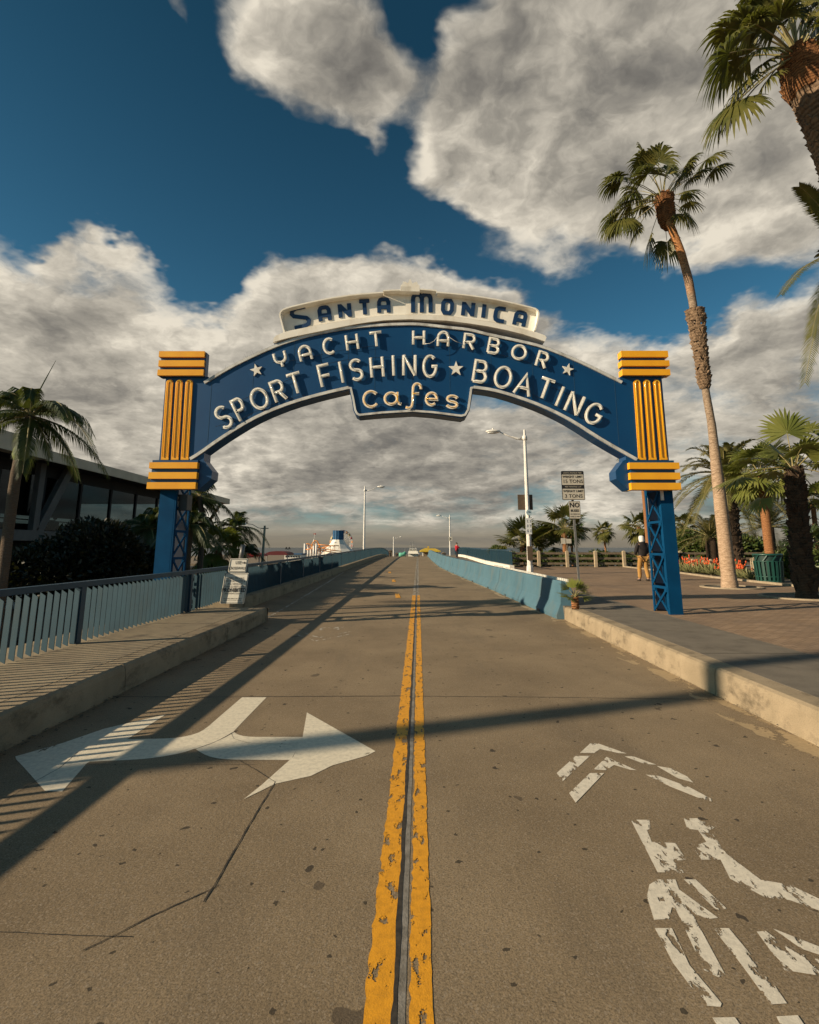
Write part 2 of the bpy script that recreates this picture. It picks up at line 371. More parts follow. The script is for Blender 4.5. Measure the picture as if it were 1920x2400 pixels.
# ================= world, sun, camera
AZ, EL = rd(19), rd(22)
w = bpy.data.worlds.new('World'); sc.world = w; w.cycles.sampling_method = 'MANUAL'; w.cycles.sample_map_resolution = 256; w.use_nodes = True; nt = w.node_tree
bg = nt.nodes['Background']; bg.inputs[1].default_value = .085
sky = N(nt, 'ShaderNodeTexSky'); sky.sky_type = 'NISHITA'; sky.sun_disc = False; sky.sun_elevation = EL
sky.sun_rotation = atan2(-cos(AZ), -sin(AZ)) % (2 * pi); sky.ozone_density = 2.2; sky.air_density = 1.0; sky.dust_density = .6
tc = N(nt, 'ShaderNodeTexCoord'); D = tc.outputs['Generated']
sep = N(nt, 'ShaderNodeSeparateXYZ'); lk(nt, D, sep.inputs[0])
def vm(op, a, b=None, out=0):
    n = nt.nodes.new('ShaderNodeVectorMath'); n.operation = op
    for i, x in enumerate((a, b)):
        if x is None: continue
        if isinstance(x, (tuple, V)): n.inputs[i].default_value = tuple(x)
        else: lk(nt, x, n.inputs[i])
    return n.outputs[out]
zc = math_(nt, 'ADD', math_(nt, 'MAXIMUM', sep.outputs[2], 0.), .2)
cx = nt.nodes.new('ShaderNodeCombineXYZ')
lk(nt, math_(nt, 'DIVIDE', sep.outputs[0], zc), cx.inputs[0]); lk(nt, math_(nt, 'DIVIDE', sep.outputs[1], zc), cx.inputs[1])
lk(nt, math_(nt, 'MULTIPLY', sep.outputs[2], 1.5), cx.inputs[2])
PP = cx.outputs[0]
def fbm(vec, s, det=9, r=.56, dist=.25):
    n = N(nt, 'ShaderNodeTexNoise'); n.inputs['Scale'].default_value = s; n.inputs['Detail'].default_value = det
    n.inputs['Roughness'].default_value = r; n.inputs['Distortion'].default_value = dist; lk(nt, vec, n.inputs['Vector']); return n
wn = fbm(PP, 2.2, 5, .6, 0).outputs['Color']
wd = vm('SCALE', vm('SUBTRACT', wn, (.5, .5, .5))); wd.node.inputs['Scale'].default_value = .26
DW = vm('ADD', D, wd)
# cloud banks: (px, py, half width, half height, weight, tilt in degrees) of the sky as photographed, kept as bearings
BL = [(730, 165, 200, 190, .40, -25), (610, 90, 90, 110, .14, 0), (890, 240, 110, 90, .28, -20), (330, 130, 110, 160, -.16, 0), (1230, 260, 260, 230, .38, -20), (1060, 330, 130, 130, .22, 0), (1500, 300, 360, 300, .34, 0), (1200, 430, 230, 110, .25, -25), (1800, 420, 330, 260, .36, 0),
      (1700, 40, 330, 200, .2, 0), (1330, 60, 200, 140, .2, 0), (1000, 80, 75, 200, -.46, -14), (930, 350, 80, 60, -.3, 0), (1560, 110, 90, 130, -.17, 0), (120, 230, 430, 400, -.5, 0), (600, 440, 480, 110, -.38, -4),
      (880, 490, 260, 75, -.42, -14), (1130, 600, 210, 50, -.34, -24), (1330, 560, 120, 50, -.2, -20), (190, 735, 420, 200, .52, -8), (500, 650, 75, 110, -.42, -25), (780, 690, 240, 130, .42, 0),
      (1150, 720, 220, 140, .4, -22), (1430, 690, 210, 100, -.42, -12), (1690, 690, 200, 70, -.34, 5), (1660, 610, 120, 50, -.1, 0), (1840, 800, 170, 80, .3, 0), (960, 1050, 2200, 250, .36, 0),
      (1180, 890, 90, 40, -.16, 0), (530, 375, 95, 32, .5, -10), (240, 525, 85, 60, .58, -40), (140, 540, 40, 60, .36, 0), (860, 395, 40, 60, .4, 20), (400, 55, 35, 60, .34, 30), (1730, 715, 60, 45, .2, 0)]
bias = None
for px, py, a, b, wt, tilt in BL:
    c0 = ray(px, py).normalized()
    t1 = (ray(px + 5, py) - ray(px - 5, py)); t2 = (ray(px, py - 5) - ray(px, py + 5))
    L = ray(px, py).length
    t1 = (t1 - c0 * t1.dot(c0)).normalized(); t2 = (t2 - c0 * t2.dot(c0)).normalized()
    k = rd(tilt); u1 = t1 * cos(k) + t2 * sin(k); u2 = t2 * cos(k) - t1 * sin(k)
    ra, rb = a / F / L, b / F / L
    d1 = vm('DOT_PRODUCT', DW, tuple(u1 / ra), 1); d2 = vm('DOT_PRODUCT', DW, tuple(u2 / rb), 1); d0 = vm('DOT_PRODUCT', D, tuple(c0), 1)
    q = math_(nt, 'ADD', math_(nt, 'MULTIPLY', d1, d1), math_(nt, 'MULTIPLY', d2, d2))
    off = (c0.dot(u1) / ra) ** 2
    g = math_(nt, 'EXPONENT', math_(nt, 'MULTIPLY', q, -1.05))
    g = math_(nt, 'MULTIPLY', g, math_(nt, 'MULTIPLY', math_(nt, 'GREATER_THAN', d0, .0), wt))
    bias = g if bias is None else math_(nt, 'ADD', bias, g)
n1 = fbm(PP, 2.3, 8, .52, .06).outputs[0]
n2 = fbm(vm('ADD', PP, (-.05, -.02, .06)), 2.3, 8, .52, .06).outputs[0]
n3 = fbm(PP, 1.15, 5, .5, .2).outputs[0]
n4 = fbm(vm('ADD', DW, (3.1, 1.7, .4)), 6.5, 9, .57, .0).outputs[0]
base = math_(nt, 'ADD', math_(nt, 'MULTIPLY', n1, .45), math_(nt, 'MULTIPLY', n4, .55))
dens = math_(nt, 'ADD', base, bias)
dens = math_(nt, 'ADD', dens, math_(nt, 'MULTIPLY', math_(nt, 'LESS_THAN', sep.outputs[1], 0.), -.06))
cover = mr(nt, dens, .50, .83, 0, 1, True)
thick = mr(nt, dens, .66, 1.1, 0, 1, True)
n5 = fbm(vm('ADD', DW, (3.1 - .022, 1.7 - .008, .4 + .03)), 6.5, 6, .57, .0).outputs[0]
lit = math_(nt, 'ADD', math_(nt, 'MULTIPLY', math_(nt, 'SUBTRACT', n1, n2), 1.7), math_(nt, 'MULTIPLY', math_(nt, 'SUBTRACT', n4, n5), 1.5))
lowf = mr(nt, sep.outputs[2], .04, .42, 1, 0)     # low clouds are seen from below and are greyer
br = math_(nt, 'ADD', math_(nt, 'SUBTRACT', .76, math_(nt, 'MULTIPLY', thick, mr(nt, sep.outputs[2], .12, .5, .52, .22))), lit)
br = math_(nt, 'ADD', br, math_(nt, 'MULTIPLY', math_(nt, 'SUBTRACT', n4, .5), .6))
br = math_(nt, 'ADD', br, math_(nt, 'MULTIPLY', math_(nt, 'SUBTRACT', n3, .5), mr(nt, sep.outputs[2], .05, .4, 2.2, .6)))
br = math_(nt, 'SUBTRACT', br, mr(nt, sep.outputs[2], .04, .30, .13, 0))
br = math_(nt, 'ADD', br, mr(nt, sep.outputs[0], -.7, -.1, .2, 0))
ramp = N(nt, 'ShaderNodeValToRGB'); lk(nt, br, ramp.inputs[0])
cr = ramp.color_ramp; cr.elements[0].position = .05; cr.elements[0].color = (1.25, 1.18, 1.08, 1)
cr.elements[1].position = 1.; cr.elements[1].color = (7.2, 6.55, 5.4, 1)
for pos, c in ((.28, (1.95, 1.82, 1.6)), (.5, (3.0, 2.76, 2.34)), (.75, (4.8, 4.38, 3.65))):
    e = cr.elements.new(pos); e.color = (*c, 1)
skyc = mixc(nt, 1., sky.outputs[0], mixc(nt, mr(nt, sep.outputs[2], .22, .75), (.33, .70, .73), (.14, .38, .39)), 'MULTIPLY')
hz = mr(nt, sep.outputs[2], .02, .062, 1, 0, True)
skyc = mixc(nt, mr(nt, sep.outputs[2], .0, .2, .75, 0, True), skyc, (2.6, 2.75, 2.55))
col = mixc(nt, cover, skyc, ramp.outputs[0])
band = math_(nt, 'ADD', math_(nt, 'MULTIPLY', hz, .93), 0.)
hzc = mixc(nt, mr(nt, sep.outputs[2], .004, .05, 0, 1, True), (2.1, 1.78, 1.3), (3.5, 3.12, 2.4))
hzc = mixc(nt, mr(nt, fbm(vm('MULTIPLY', D, (5, 5, 55)), 1., 6, .6, .3).outputs[0], .48, .66, 0, .55), hzc, (1.45, 1.33, 1.15))
col = mixc(nt, band, col, hzc)
lk(nt, col, bg.inputs[0])
sl = bpy.data.lights.new('sun', 'SUN'); sl.energy = 5; sl.angle = rd(.53); sl.color = (1., .81, .57)
so = bpy.data.objects.new('sun', sl); COL.objects.link(so)
so.rotation_euler = V((cos(AZ) * cos(EL), sin(AZ) * cos(EL), -sin(EL))).to_track_quat('-Z', 'Y').to_euler()
cam = bpy.data.cameras.new('camera'); co_ = bpy.data.objects.new('camera', cam); COL.objects.link(co_)
cam.sensor_fit = 'VERTICAL'; cam.sensor_height = 24; cam.lens = 24 * F / 2400; cam.shift_y = -132 / 2400; cam.clip_end = 60000; cam.clip_start = .05
co_.location = (0, 0, H); co_.rotation_euler = (pi / 2 + TH, 0, 0); sc.camera = co_
sc.render.resolution_x = 819; sc.render.resolution_y = 1024
sc.view_settings.view_transform = 'Standard'; sc.view_settings.look = 'None'; sc.view_settings.exposure = .4; sc.view_settings.gamma = 1
sc.render.film_transparent = False

# ================= setting
m = newmat('sea'); M['sea'] = m[0]
b_ = m[2]; b_.inputs['Base Color'].default_value = (.012, .026, .032, 1); b_.inputs['Roughness'].default_value = .38
bump(m[1], noise(m[1], coords(m[1], (.35, 1, 1)), .35, 5), b_, .6, .6)
mb = MB(); S = 30000; mb.poly([(-S, -2000, -8), (S, -2000, -8), (S, S, -8), (-S, S, -8)]); obj('sea', mb, M['sea'], kind='structure')
mb = MB(); mb.poly([(-900, -400, -5.6), (900, -400, -5.6), (900, 110, -5.6), (-900, 150, -5.6)]); mb.poly([(-900, 150, -5.6), (900, 110, -5.6), (900, 150, -8.1), (-900, 190, -8.1)])
obj('beach', mb, M['sand'], kind='structure')
mb = MB(); mb.box(-90, -60, -8, -5.4, 62, -1.55); obj('lower_street', mb, M['earth'], kind='structure')
# bridge deck: road surface as a strip following the profile, 0.6 m thick
ys = [-40, -20, -8, 0, 2, 4, 6, 8, 10] + list(range(12, 130, 2)) + [150, 200, 300]
def sweep(xl, xr, dz, thick, ylist, zf=zr, m=0):
    mb = MB(); n = len(ylist); vs = []
    for y in ylist:
        a, b = xl(y), xr(y); z = zf(y) + dz
        vs += [(RX(a, y), y, z), (RX(b, y), y, z), (RX(b, y), y, z - thick), (RX(a, y), y, z - thick)]
    fs = []
    for i in range(n - 1):
        o = 4 * i; fs += [(o, o + 1, o + 5, o + 4), (o + 1, o + 2, o + 6, o + 5), (o + 2, o + 3, o + 7, o + 6), (o + 3, o, o + 4, o + 7)]
    fs += [(0, 3, 2, 1), (4 * n - 4, 4 * n - 3, 4 * n - 2, 4 * n - 1)]
    return mb.add(vs, fs, m)
def xbar(y): return pw(y, [(11.9, 3.37), (18.8, 3.0), (24.7, 2.56), (31, 2.1), (37, 1.75), (50, 1.52), (64, 1.45), (90, 1.6), (110, 3)])
obj('road', sweep(lambda y: -4.75, lambda y: 3.9 if y < 40 else 5.9, 0, .6, ys), M['road'], kind='structure')
ORGs = None
# left pavement with its kerb: nose rounded, joint lines, sloped far end
def kerbrun(name, side, y0, y1, xin, xout, joints, matn, walkm):
    mk = MB(); prev = y0
    prof = [(0, -.02), (.015, .22), (.03, .272), (.065, .292), (.26, .296), (.26, -.02)]
    js = [j for j in joints if y0 < j < y1]
    segs = list(zip([y0] + js, js + [y1]))
    for a, b in segs:
        a2, b2 = a + .006, b - .006; ring = []
        for yy in (a2, b2):
            ring.append([(RX(side * (xin + dx), yy), yy, zr(yy) * 0 + dz) for dx, dz in prof])
        n = len(prof); vs = ring[0] + ring[1]
        fs = [(i, (i + 1) % n, n + (i + 1) % n, n + i) for i in range(n)] + [tuple(range(n)), tuple(reversed(range(n, 2 * n)))]
        if side < 0: fs = [tuple(reversed(f)) for f in fs]
        mk.add(vs, fs)
    obj(name, mk, matn, kind='structure')
KJ = [-14, -10.6, -7.2, -3.8, -.4, 3.0, 6.15, 9.3]
kerbrun('left_kerb', -1, -20, 11.7, 3.24, 0, KJ, M['kerb'], None)
kerbrun('right_kerb', 1, -20, 11.9, 3.33, 0, [-14.5, -11, -7.5, -4, -.6, 2.6, 6.0, 9.1], M['kerb'], None)
mb = sweep(lambda y: -5.35, lambda y: -3.513, .296, .5, [-20, -8, 0, 6, 11.7], lambda y: 0)
obj('left_pavement', mb, M['walk'], kind='structure')
mb = MB()   # sloping end of the left pavement
a = RX(-3.24, 11.7); c = RX(-5.35, 11.7)
mb.add([(c, 11.7, -.02), (a, 11.7, -.02), (a, 11.7, .28), (c, 11.7, .28), (c, 12.5, -.02), (RX(-3.75, 12.4), 12.4, -.02)], [(3, 2, 5, 4), (2, 1, 5), (0, 3, 4)])
obj('pavement_end', mb, M['walk'], kind='structure')
mb = sweep(lambda y: 3.603, lambda y: 4.93, .294, .5, [-20, -8, 0, 6, 11.9], lambda y: 0)
mb2 = sweep(lambda y: 3.36 if y < 12 else xbar(y) + .1, lambda y: 4.93 if y < 17 else 4.93 - 1.2 * min(1, (y - 17) / 8), .294, .5, [11.9, 14, 16.5, 17, 19, 21, 24], lambda y: 0)
mb.add(mb2.v, mb2.f)
obj('right_pavement', mb, M['walk2'], kind='structure')
for i, yy in enumerate((-3.2, 1.1, 5.4, 9.7)): pass
mb = MB()
for yy in (-1.5, 1.2, 3.9, 6.75, 9.6): mb.box(RX(3.61, yy), yy, .28, RX(4.92, yy), yy + .01, .2965)
for yy in (-1.5, 1.2, 3.9, 6.15, 9.3): mb.box(RX(-4.6, yy), yy, .28, RX(-3.52, yy), yy + .01, .2985)
obj('pavement_joints', mb, M['crack'], kind='structure')
# brick plaza and the bridge walkway
def zw(y): return max(.29, zr(y) - .0)
pl = MB()
def plate(xl, xr, yl, dz, thick, zf): return sweep(xl, xr, dz, thick, yl, zf)
a = plate(lambda y: 4.932, lambda y: 60, [-20, 0, 10, 17], 0, 6.2, lambda y: .29)
b = plate(lambda y: 4.93 - 1.2 * min(1, (y - 17) / 8) + .002 if y < 24.01 else xbar(y) + .1, lambda y: 60, [17.001, 19, 21, 24, 24.01, 27, 30, 33, 35.3], 0, 6.2, lambda y: .29)
for q in (a, b): pl.add(q.v, q.f)
obj('plaza', pl, M['brick'], kind='structure')
obj('bridge_walkway', plate(lambda y: xbar(y) + .12, lambda y: 6.0, [35.302, 40, 46, 52, 58, 62, 66, 70, 74, 80, 90], 0.004, .5, zw), M['walk2'], kind='structure')
# dirt bank beyond the plaza fence
mb = MB(); mb.add([(3, 35.3, -.2), (90, 35.3, -.2), (90, 60, -3.), (3, 60, -3.), (3, 90, -5.8), (90, 90, -5.8)], [(0, 1, 2, 3), (3, 2, 5, 4)]); mb.add([(5.9, 35.6, -.22), (5.9, 60, -6), (5.9, 35.6, -6)], [(0, 1, 2)])
obj('bluff', mb, M['earth'], kind='structure')

# ---------------- painted markings and cracks
def gp(pts, o, s, z=.002, z0=0): return [G(o[0] + x / s, o[1] + y / s, z0 + z) for x, y in pts]
def mark(name, polys, o, s, matn, z=.0015):
    mb = MB()
    for k, p in enumerate(polys): mb.poly(gp(p, o, s, z + .0003 * k))
    return obj(name, mb, matn, kind='structure')
mark('turn_arrow_marking', [
    [(1020, 241), (1123, 241), (1054, 312), (985, 384), (960, 400), (905, 430), (860, 446), (820, 458), (780, 471), (740, 481), (690, 490), (640, 497), (590, 502), (540, 505), (380, 512), (440, 420), (690, 415), (740, 412), (780, 406), (815, 397), (838, 389), (858, 378), (880, 362), (930, 318)],
    [(700, 313), (440, 373), (260, 435), (65, 490), (68, 502), (100, 535), (190, 636), (262, 638), (365, 520), (545, 412)],
    [(984, 385), (992, 392), (1006, 399), (1025, 404), (1050, 407), (1080, 408), (1280, 408), (1225, 505), (1000, 504), (950, 502), (915, 498), (885, 491), (862, 482), (842, 471), (828, 462), (822, 457), (860, 446), (905, 430), (960, 402)],
    [(1293, 305), (1582, 468), (1545, 487), (1400, 528), (1310, 572), (1160, 605), (1027, 670), (1100, 612), (1235, 492), (1275, 408)]],
    (0, 1500), 1.797, wornpaint('fresh white road paint', (.76, .69, .54), .77, 5.))
mark('cycle_lane_chevrons', [
    [(770, 427), (915, 478), (880, 476), (802, 459), (778, 476), (718, 475)], [(700, 488), (760, 488), (645, 595), (620, 560)], [(905, 490), (940, 489), (1040, 525), (990, 522)], [(1040, 530), (1100, 540), (1170, 575), (1195, 600), (1130, 582)],
    [(830, 492), (955, 548), (928, 546), (862, 526), (828, 548), (775, 545)], [(760, 560), (820, 560), (700, 685), (672, 645)], [(995, 567), (1050, 572), (1180, 620), (1270, 668), (1272, 680), (1225, 668), (1100, 618)]], (960, 1500), 1.797, M['whitep'])
mark('bicycle_marking', [
    [(932, 757), (1010, 757), (1015, 795), (1000, 800), (1020, 850), (1120, 855), (1165, 925), (1110, 930), (1160, 980), (1045, 978)],
    [(1155, 752), (1215, 750), (1285, 790), (1265, 800), (1335, 900), (1480, 1010), (1600, 1030), (1800, 1125), (1800, 1165), (1600, 1095), (1500, 1085), (1350, 1005), (1310, 925), (1230, 925), (1190, 870), (1250, 850), (1215, 800), (1170, 795)],
    [(1045, 1008), (1120, 1008), (1135, 1050), (1300, 1170), (1260, 1175), (1190, 1150), (1330, 1410), (1300, 1420), (1240, 1390), (1120, 1130), (1105, 1125), (1093, 1175), (1030, 1178), (1000, 1080), (1010, 1030)],
    [(1155, 1008), (1205, 1008), (1335, 1130), (1310, 1140), (1285, 1130)],
    [(1033, 1213), (1105, 1213), (1180, 1370), (1315, 1530), (1310, 1545), (1245, 1540), (1110, 1360)],
    [(1278, 1213), (1345, 1213), (1500, 1400), (1590, 1530), (1520, 1535), (1400, 1370)],
    [(1462, 1228), (1500, 1225), (1600, 1300), (1800, 1375), (1800, 1425), (1580, 1390)], [(1530, 1215), (1570, 1230), (1800, 1320), (1800, 1350), (1650, 1300)],
    [(1275, 1590), (1370, 1588), (1420, 1660), (1320, 1660)], [(1545, 1585), (1635, 1580), (1690, 1660), (1580, 1660)]], (960, 1500), 1.797, wornpaint('chipped white road paint', (.74, .68, .56), .655, 18.), .0015)
fm = [[(275, 765), (390, 805), (370, 815), (275, 785)], [(350, 720), (460, 760), (430, 770)], [(455, 825), (560, 870), (640, 860), (590, 885), (540, 880)], [(520, 785), (640, 810), (625, 822), (520, 800)], [(640, 815), (780, 785), (780, 798), (660, 825)],
      [(680, 855), (830, 822), (835, 830), (690, 865)], [(800, 782), (870, 770), (860, 780)], [(900, 812), (1135, 758), (1135, 770), (950, 812)], [(945, 758), (1165, 715), (1160, 725), (960, 768)],
      [(610, 690), (720, 630), (760, 650), (680, 690), (700, 700)], [(875, 655), (1000, 620), (1060, 640), (960, 690), (880, 692)], [(690, 590), (1180, 590), (1300, 545), (1300, 510), (1240, 490), (1225, 510), (1250, 530), (1150, 575), (690, 600)], [(720, 660), (820, 650), (810, 660)]]
mark('faded_cycle_marking', fm, (660, 1380), 7.1875, M['faint'])
# yellow lines: two strips with ragged outer edges, beside the open joint
def strip(name, fx0, fx1, y0, y1, step, jit, matn, dz=.002, zf=None):
    mb = MB(); vs = []; y = y0; k = 0
    while y < y1 + 1e-6:
        vs += [Q(fx0(y) + R_(-jit, jit), y, dz), Q(fx1(y) + R_(-jit, jit) * .5, y, dz)]; y += step; k += 1
        if y > 20: step = max(step, .5)
    mb.add(vs, [(2 * i, 2 * i + 1, 2 * i + 3, 2 * i + 2) for i in range(k - 1)])
    return obj(name, mb, matn, kind='structure')
c_ = lambda v: (lambda y: v)
strip('left_yellow_line', c_(-.128), c_(-.018), -6, 17.5, .04, .007, M['yellowp'])
strip('right_yellow_line', c_(.035), c_(.118), -6, 17.5, .04, .007, M['yellowp'], .0022)
strip('far_centre_line', c_(-.115), c_(.10), 17.5, 62, .5, .004, M['faint'], .0025)
def gapx(y): return pw(y, [(-6, -.016), (2, -.014), (3, -.013), (6, -.008), (20, 0)])
strip('centre_joint', lambda y: gapx(y) - .014 + .003 * sin(y * 9), lambda y: gapx(y) + .006 + .002 * sin(y * 13 + 1), -6, 45, .05, .0025, M['crack'], .0028)
strip('centre_joint_strip', lambda y: gapx(y) + .006, lambda y: gapx(y) + .034, -6, 40, .05, .003, M['strip'], .0015)
strip('edge_line', lambda y: pw(y, [(9, -3.28), (12, -3.42), (16.3, -3.62), (23, -3.95), (31, -4.4)]), lambda y: pw(y, [(9, -3.22), (12, -3.36), (16.3, -3.54), (23, -3.85), (31, -4.28)]), 9, 31, .1, .012, M['faint'])
for i, (px, py) in enumerate(((915, 1345), (935, 1393), (925, 1362), (913, 1330))):
    g = G(px, py, .09); x = g.x - RX(0, g.y); mb = MB(); mb.poly([Q(x - .07, g.y - .7, .009), Q(x + .09, g.y - .7, .009), Q(x - .02, g.y + .7, .009), Q(x - .16, g.y + .7, .009)]); obj('yellow_dash', mb, M['yellowp'], kind='structure')
def crack(name, pts, o, s, wd_=.004, z=.0028):
    p = gp(pts, o, s, z); mb = MB(); fine = []
    for a, b in zip(p, p[1:]):
        n = max(2, int((b - a).length / .05))
        for i in range(n): fine.append(a.lerp(b, i / n))
    fine.append(p[-1]); vs = []
    for i, q in enumerate(fine):
        d = (fine[min(i + 1, len(fine) - 1)] - fine[max(i - 1, 0)]).normalized(); nn = V((-d.y, d.x, 0)); ww = wd_ * R_(.3, .65); j = R_(-.3, .3) * wd_
        vs += [q + nn * (j + ww), q + nn * (j - ww)]
    mb.add(vs, [(2 * i, 2 * i + 1, 2 * i + 3, 2 * i + 2) for i in range(len(fine) - 1)])
    return obj(name, mb, M['crack'], kind='structure')
o2, s2 = (0, 1500), 1.797
crack('road_crack', [(1160, 597), (1075, 735), (985, 890), (905, 1030), (857, 1103)], o2, s2, .008)
crack('road_crack', [(925, 1032), (640, 1160), (500, 1235), (350, 1306)], o2, s2, .006)
crack('road_crack', [(-30, 1226), (210, 1238), (400, 1246), (558, 1248)], o2, s2, .004)
crack('road_crack', [(1012, 508), (1085, 550), (1160, 597)], o2, s2, .006)
crack('road_crack', [(-10, 695), (130, 605), (250, 540), (330, 470)], o2, s2, .004)
crack('road_crack', [(350, 522), (700, 523), (1085, 524)], o2, s2, .003)
crack('road_crack', [(1000, 380), (968, 398), (900, 432), (822, 460)], o2, s2, .008)
crack('road_crack', [(975, 392), (985, 415), (1040, 432), (1100, 437), (1262, 438)], o2, s2, .003, .0042)
crack('transverse_joint', [(480, 238), (900, 240), (1300, 237), (1700, 235)], o2, s2, .014)
crack('transverse_joint', [(20, 236), (560, 240), (900, 245), (1325, 250)], (960, 1500), s2, .009)
crack('transverse_joint', [(60, 500), (1300, 488), (1725, 494)], (500, 1286), 2.875, .02)
crack('transverse_joint', [(400, 365), (900, 360), (1270, 352)], (500, 1286), 2.875, .03)
# dirt and leaves gathered along the kerbs
mb = MB()
for i in range(900):
    y = R_(2.2, 11.5); sd = random.random() < .6
    x = -3.24 + abs(random.gauss(0, .07)) if sd else 3.33 - abs(random.gauss(0, .035))
    p = Q(x, y, .006 + R_(0, .012)); r = R_(.004, .022) * (1.3 if sd else .6); a = R_(0, 6)
    mb.add([p + V((cos(a + k) * r, sin(a + k) * r * R_(.4, 1), R_(0, .01))) for k in (0, 2.1, 4.2)], [(0, 1, 2)], random.choice((0, 0, 1)))
obj('gutter_litter', mb, [M['earth'], M['wood']], kind='stuff')

# ================= the arch sign
YS = 10.4
def sp(px, py, y=YS): return P(px, py, y)
ssign = thing('arch_sign', (RX(0, YS) + .1, YS, 0), 'big dark blue arched neon sign on two lattice towers, spanning the road, with gold columns', 'arch sign')
L1 = lambda x, y: (340 + x / 2.695, 640 + y / 2.695)
R1 = lambda x, y: (960 + x / 2.695, 640 + y / 2.695)
top = [L1(300, 720), L1(370, 683), L1(530, 588), L1(670, 518), L1(810, 455), L1(945, 408), L1(1100, 368), L1(1300, 333), L1(1500, 316), L1(1690, 311), R1(120, 318), R1(250, 333), R1(380, 348), R1(500, 377), R1(700, 420), R1(860, 462), R1(1100, 560), R1(1345, 680), R1(1420, 715)]
bot = [L1(240, 1215), L1(335, 1163), L1(500, 1048), L1(700, 928), L1(900, 843), L1(1100, 783), L1(1290, 738), L1(1305, 800), L1(1316, 868), L1(1328, 893), L1(1350, 907), L1(1500, 894), L1(1690, 883), R1(150, 893), R1(330, 918), R1(358, 906), R1(380, 868), R1(403, 736), R1(560, 762), R1(800, 842), R1(1000, 937), R1(1200, 1062), R1(1385, 1168), R1(1480, 1220)]
def smooth(pts, n=3):   # Catmull-Rom through px points
    out = []
    for i in range(len(pts) - 1):
        p0 = pts[max(i - 1, 0)]; p1 = pts[i]; p2 = pts[i + 1]; p3 = pts[min(i + 2, len(pts) - 1)]
        for k in range(n):
            t = k / n; out.append(tuple(.5 * ((2 * p1[j]) + (-p0[j] + p2[j]) * t + (2 * p0[j] - 5 * p1[j] + 4 * p2[j] - p3[j]) * t * t + (-p0[j] + 3 * p1[j] - 3 * p2[j] + p3[j]) * t ** 3) for j in (0, 1)))
    out.append(pts[-1]); return out
topS = smooth(top); botL = smooth(bot[:7]); botB = bot[6:18]; botR = smooth(bot[17:])
botS = botL[:-1] + botB + botR[1:]
pxpoly = topS + botS[::-1]
mb = MB(); mb.prism([sp(x, y) for x, y in pxpoly], (0, .34, 0))
panel = obj('arch_panel', mb, M['blue'], ssign)
SEAM = mat('seam line', (.03, .075, .13), rough=.4)
def inset(pts, d):  # shift px points along normal
    out = []
    for i, p in enumerate(pts):
        a = pts[max(i - 1, 0)]; b = pts[min(i + 1, len(pts) - 1)]; dx, dy = b[0] - a[0], b[1] - a[1]; l = sqrt(dx * dx + dy * dy)
        out.append((p[0] - dy / l * d, p[1] + dx / l * d))
    return out
mb = MB()
mb.ribbon([sp(x, y) for x, y in inset(topS[3:-3], 5)], .058, YS - .035, YS - .001)
mb.ribbon([sp(x, y) for x, y in inset(botL[2:-1] + [(bot[6][0] + 0, bot[6][1])], -5)] + [], .062, YS - .036, YS - .001)
bb = [(bot[6][0] - 1, bot[6][1] - 4), (bot[6][0] + 4, bot[6][1] - 3), (828.5, 936), (833, 962), (837, 970), (843, 973.2), (896.6, 967.6), (967, 963.5), (1015.7, 967), (1081, 975.3), (1090, 973), (1097.5, 960), (bot[17][0] - 5, bot[17][1] - 3), (bot[17][0], bot[17][1] - 4)]
mb.ribbon([sp(x, y) for x, y in bb], .042, YS - .038, YS - .003)
mb.ribbon([sp(x, y) for x, y in inset(botR[:-2], -5)], .062, YS - .037, YS - .002)
obj('white_rim', mb, M['rim'], panel)
for px in (497, 596, 691, 755, 818, 880, 966.5, 1053, 1149, 1246, 1343, 1440):
    yt = None
    for a, b in zip(topS, topS[1:]):
        if a[0] <= px <= b[0]: yt = a[1] + (b[1] - a[1]) * (px - a[0]) / (b[0] - a[0])
    yb = 9e9
    for a, b in zip(botS, botS[1:]):
        if a[0] <= px <= b[0]: yb = min(yb, a[1] + (b[1] - a[1]) * (px - a[0]) / (b[0] - a[0]))
    if yt is None: continue
    p, q = sp(px, yt + 10), sp(px, yb - 10); q.x = p.x
    mb = MB(); mb.bar(p + V((0, -.001, 0)), q + V((0, -.001, 0)), .006, .004, up=V((0, 1, 0))); obj('panel_seam', mb, SEAM, panel)
# pigeon spikes
mb = MB()
def spikes(a, b, n):
    for i in range(n):
        p = a.lerp(b, (i + .5) / n) + V((0, R_(0, .4), 0)); mb.bar(p, p + V((R_(-.05, .05), R_(-.03, .03), R_(.07, .11))), .002, .002)
for i in list(range(2, 14)) + list(range(len(topS) - 14, len(topS) - 3)):
    spikes(sp(*topS[i]), sp(*topS[i + 1]), 5)
spikes(sp(382, 827), sp(482, 827), 22); spikes(sp(1452, 826), sp(1560, 826), 22)
obj('bird_spikes', mb, M['greym'], ssign, kind='stuff')

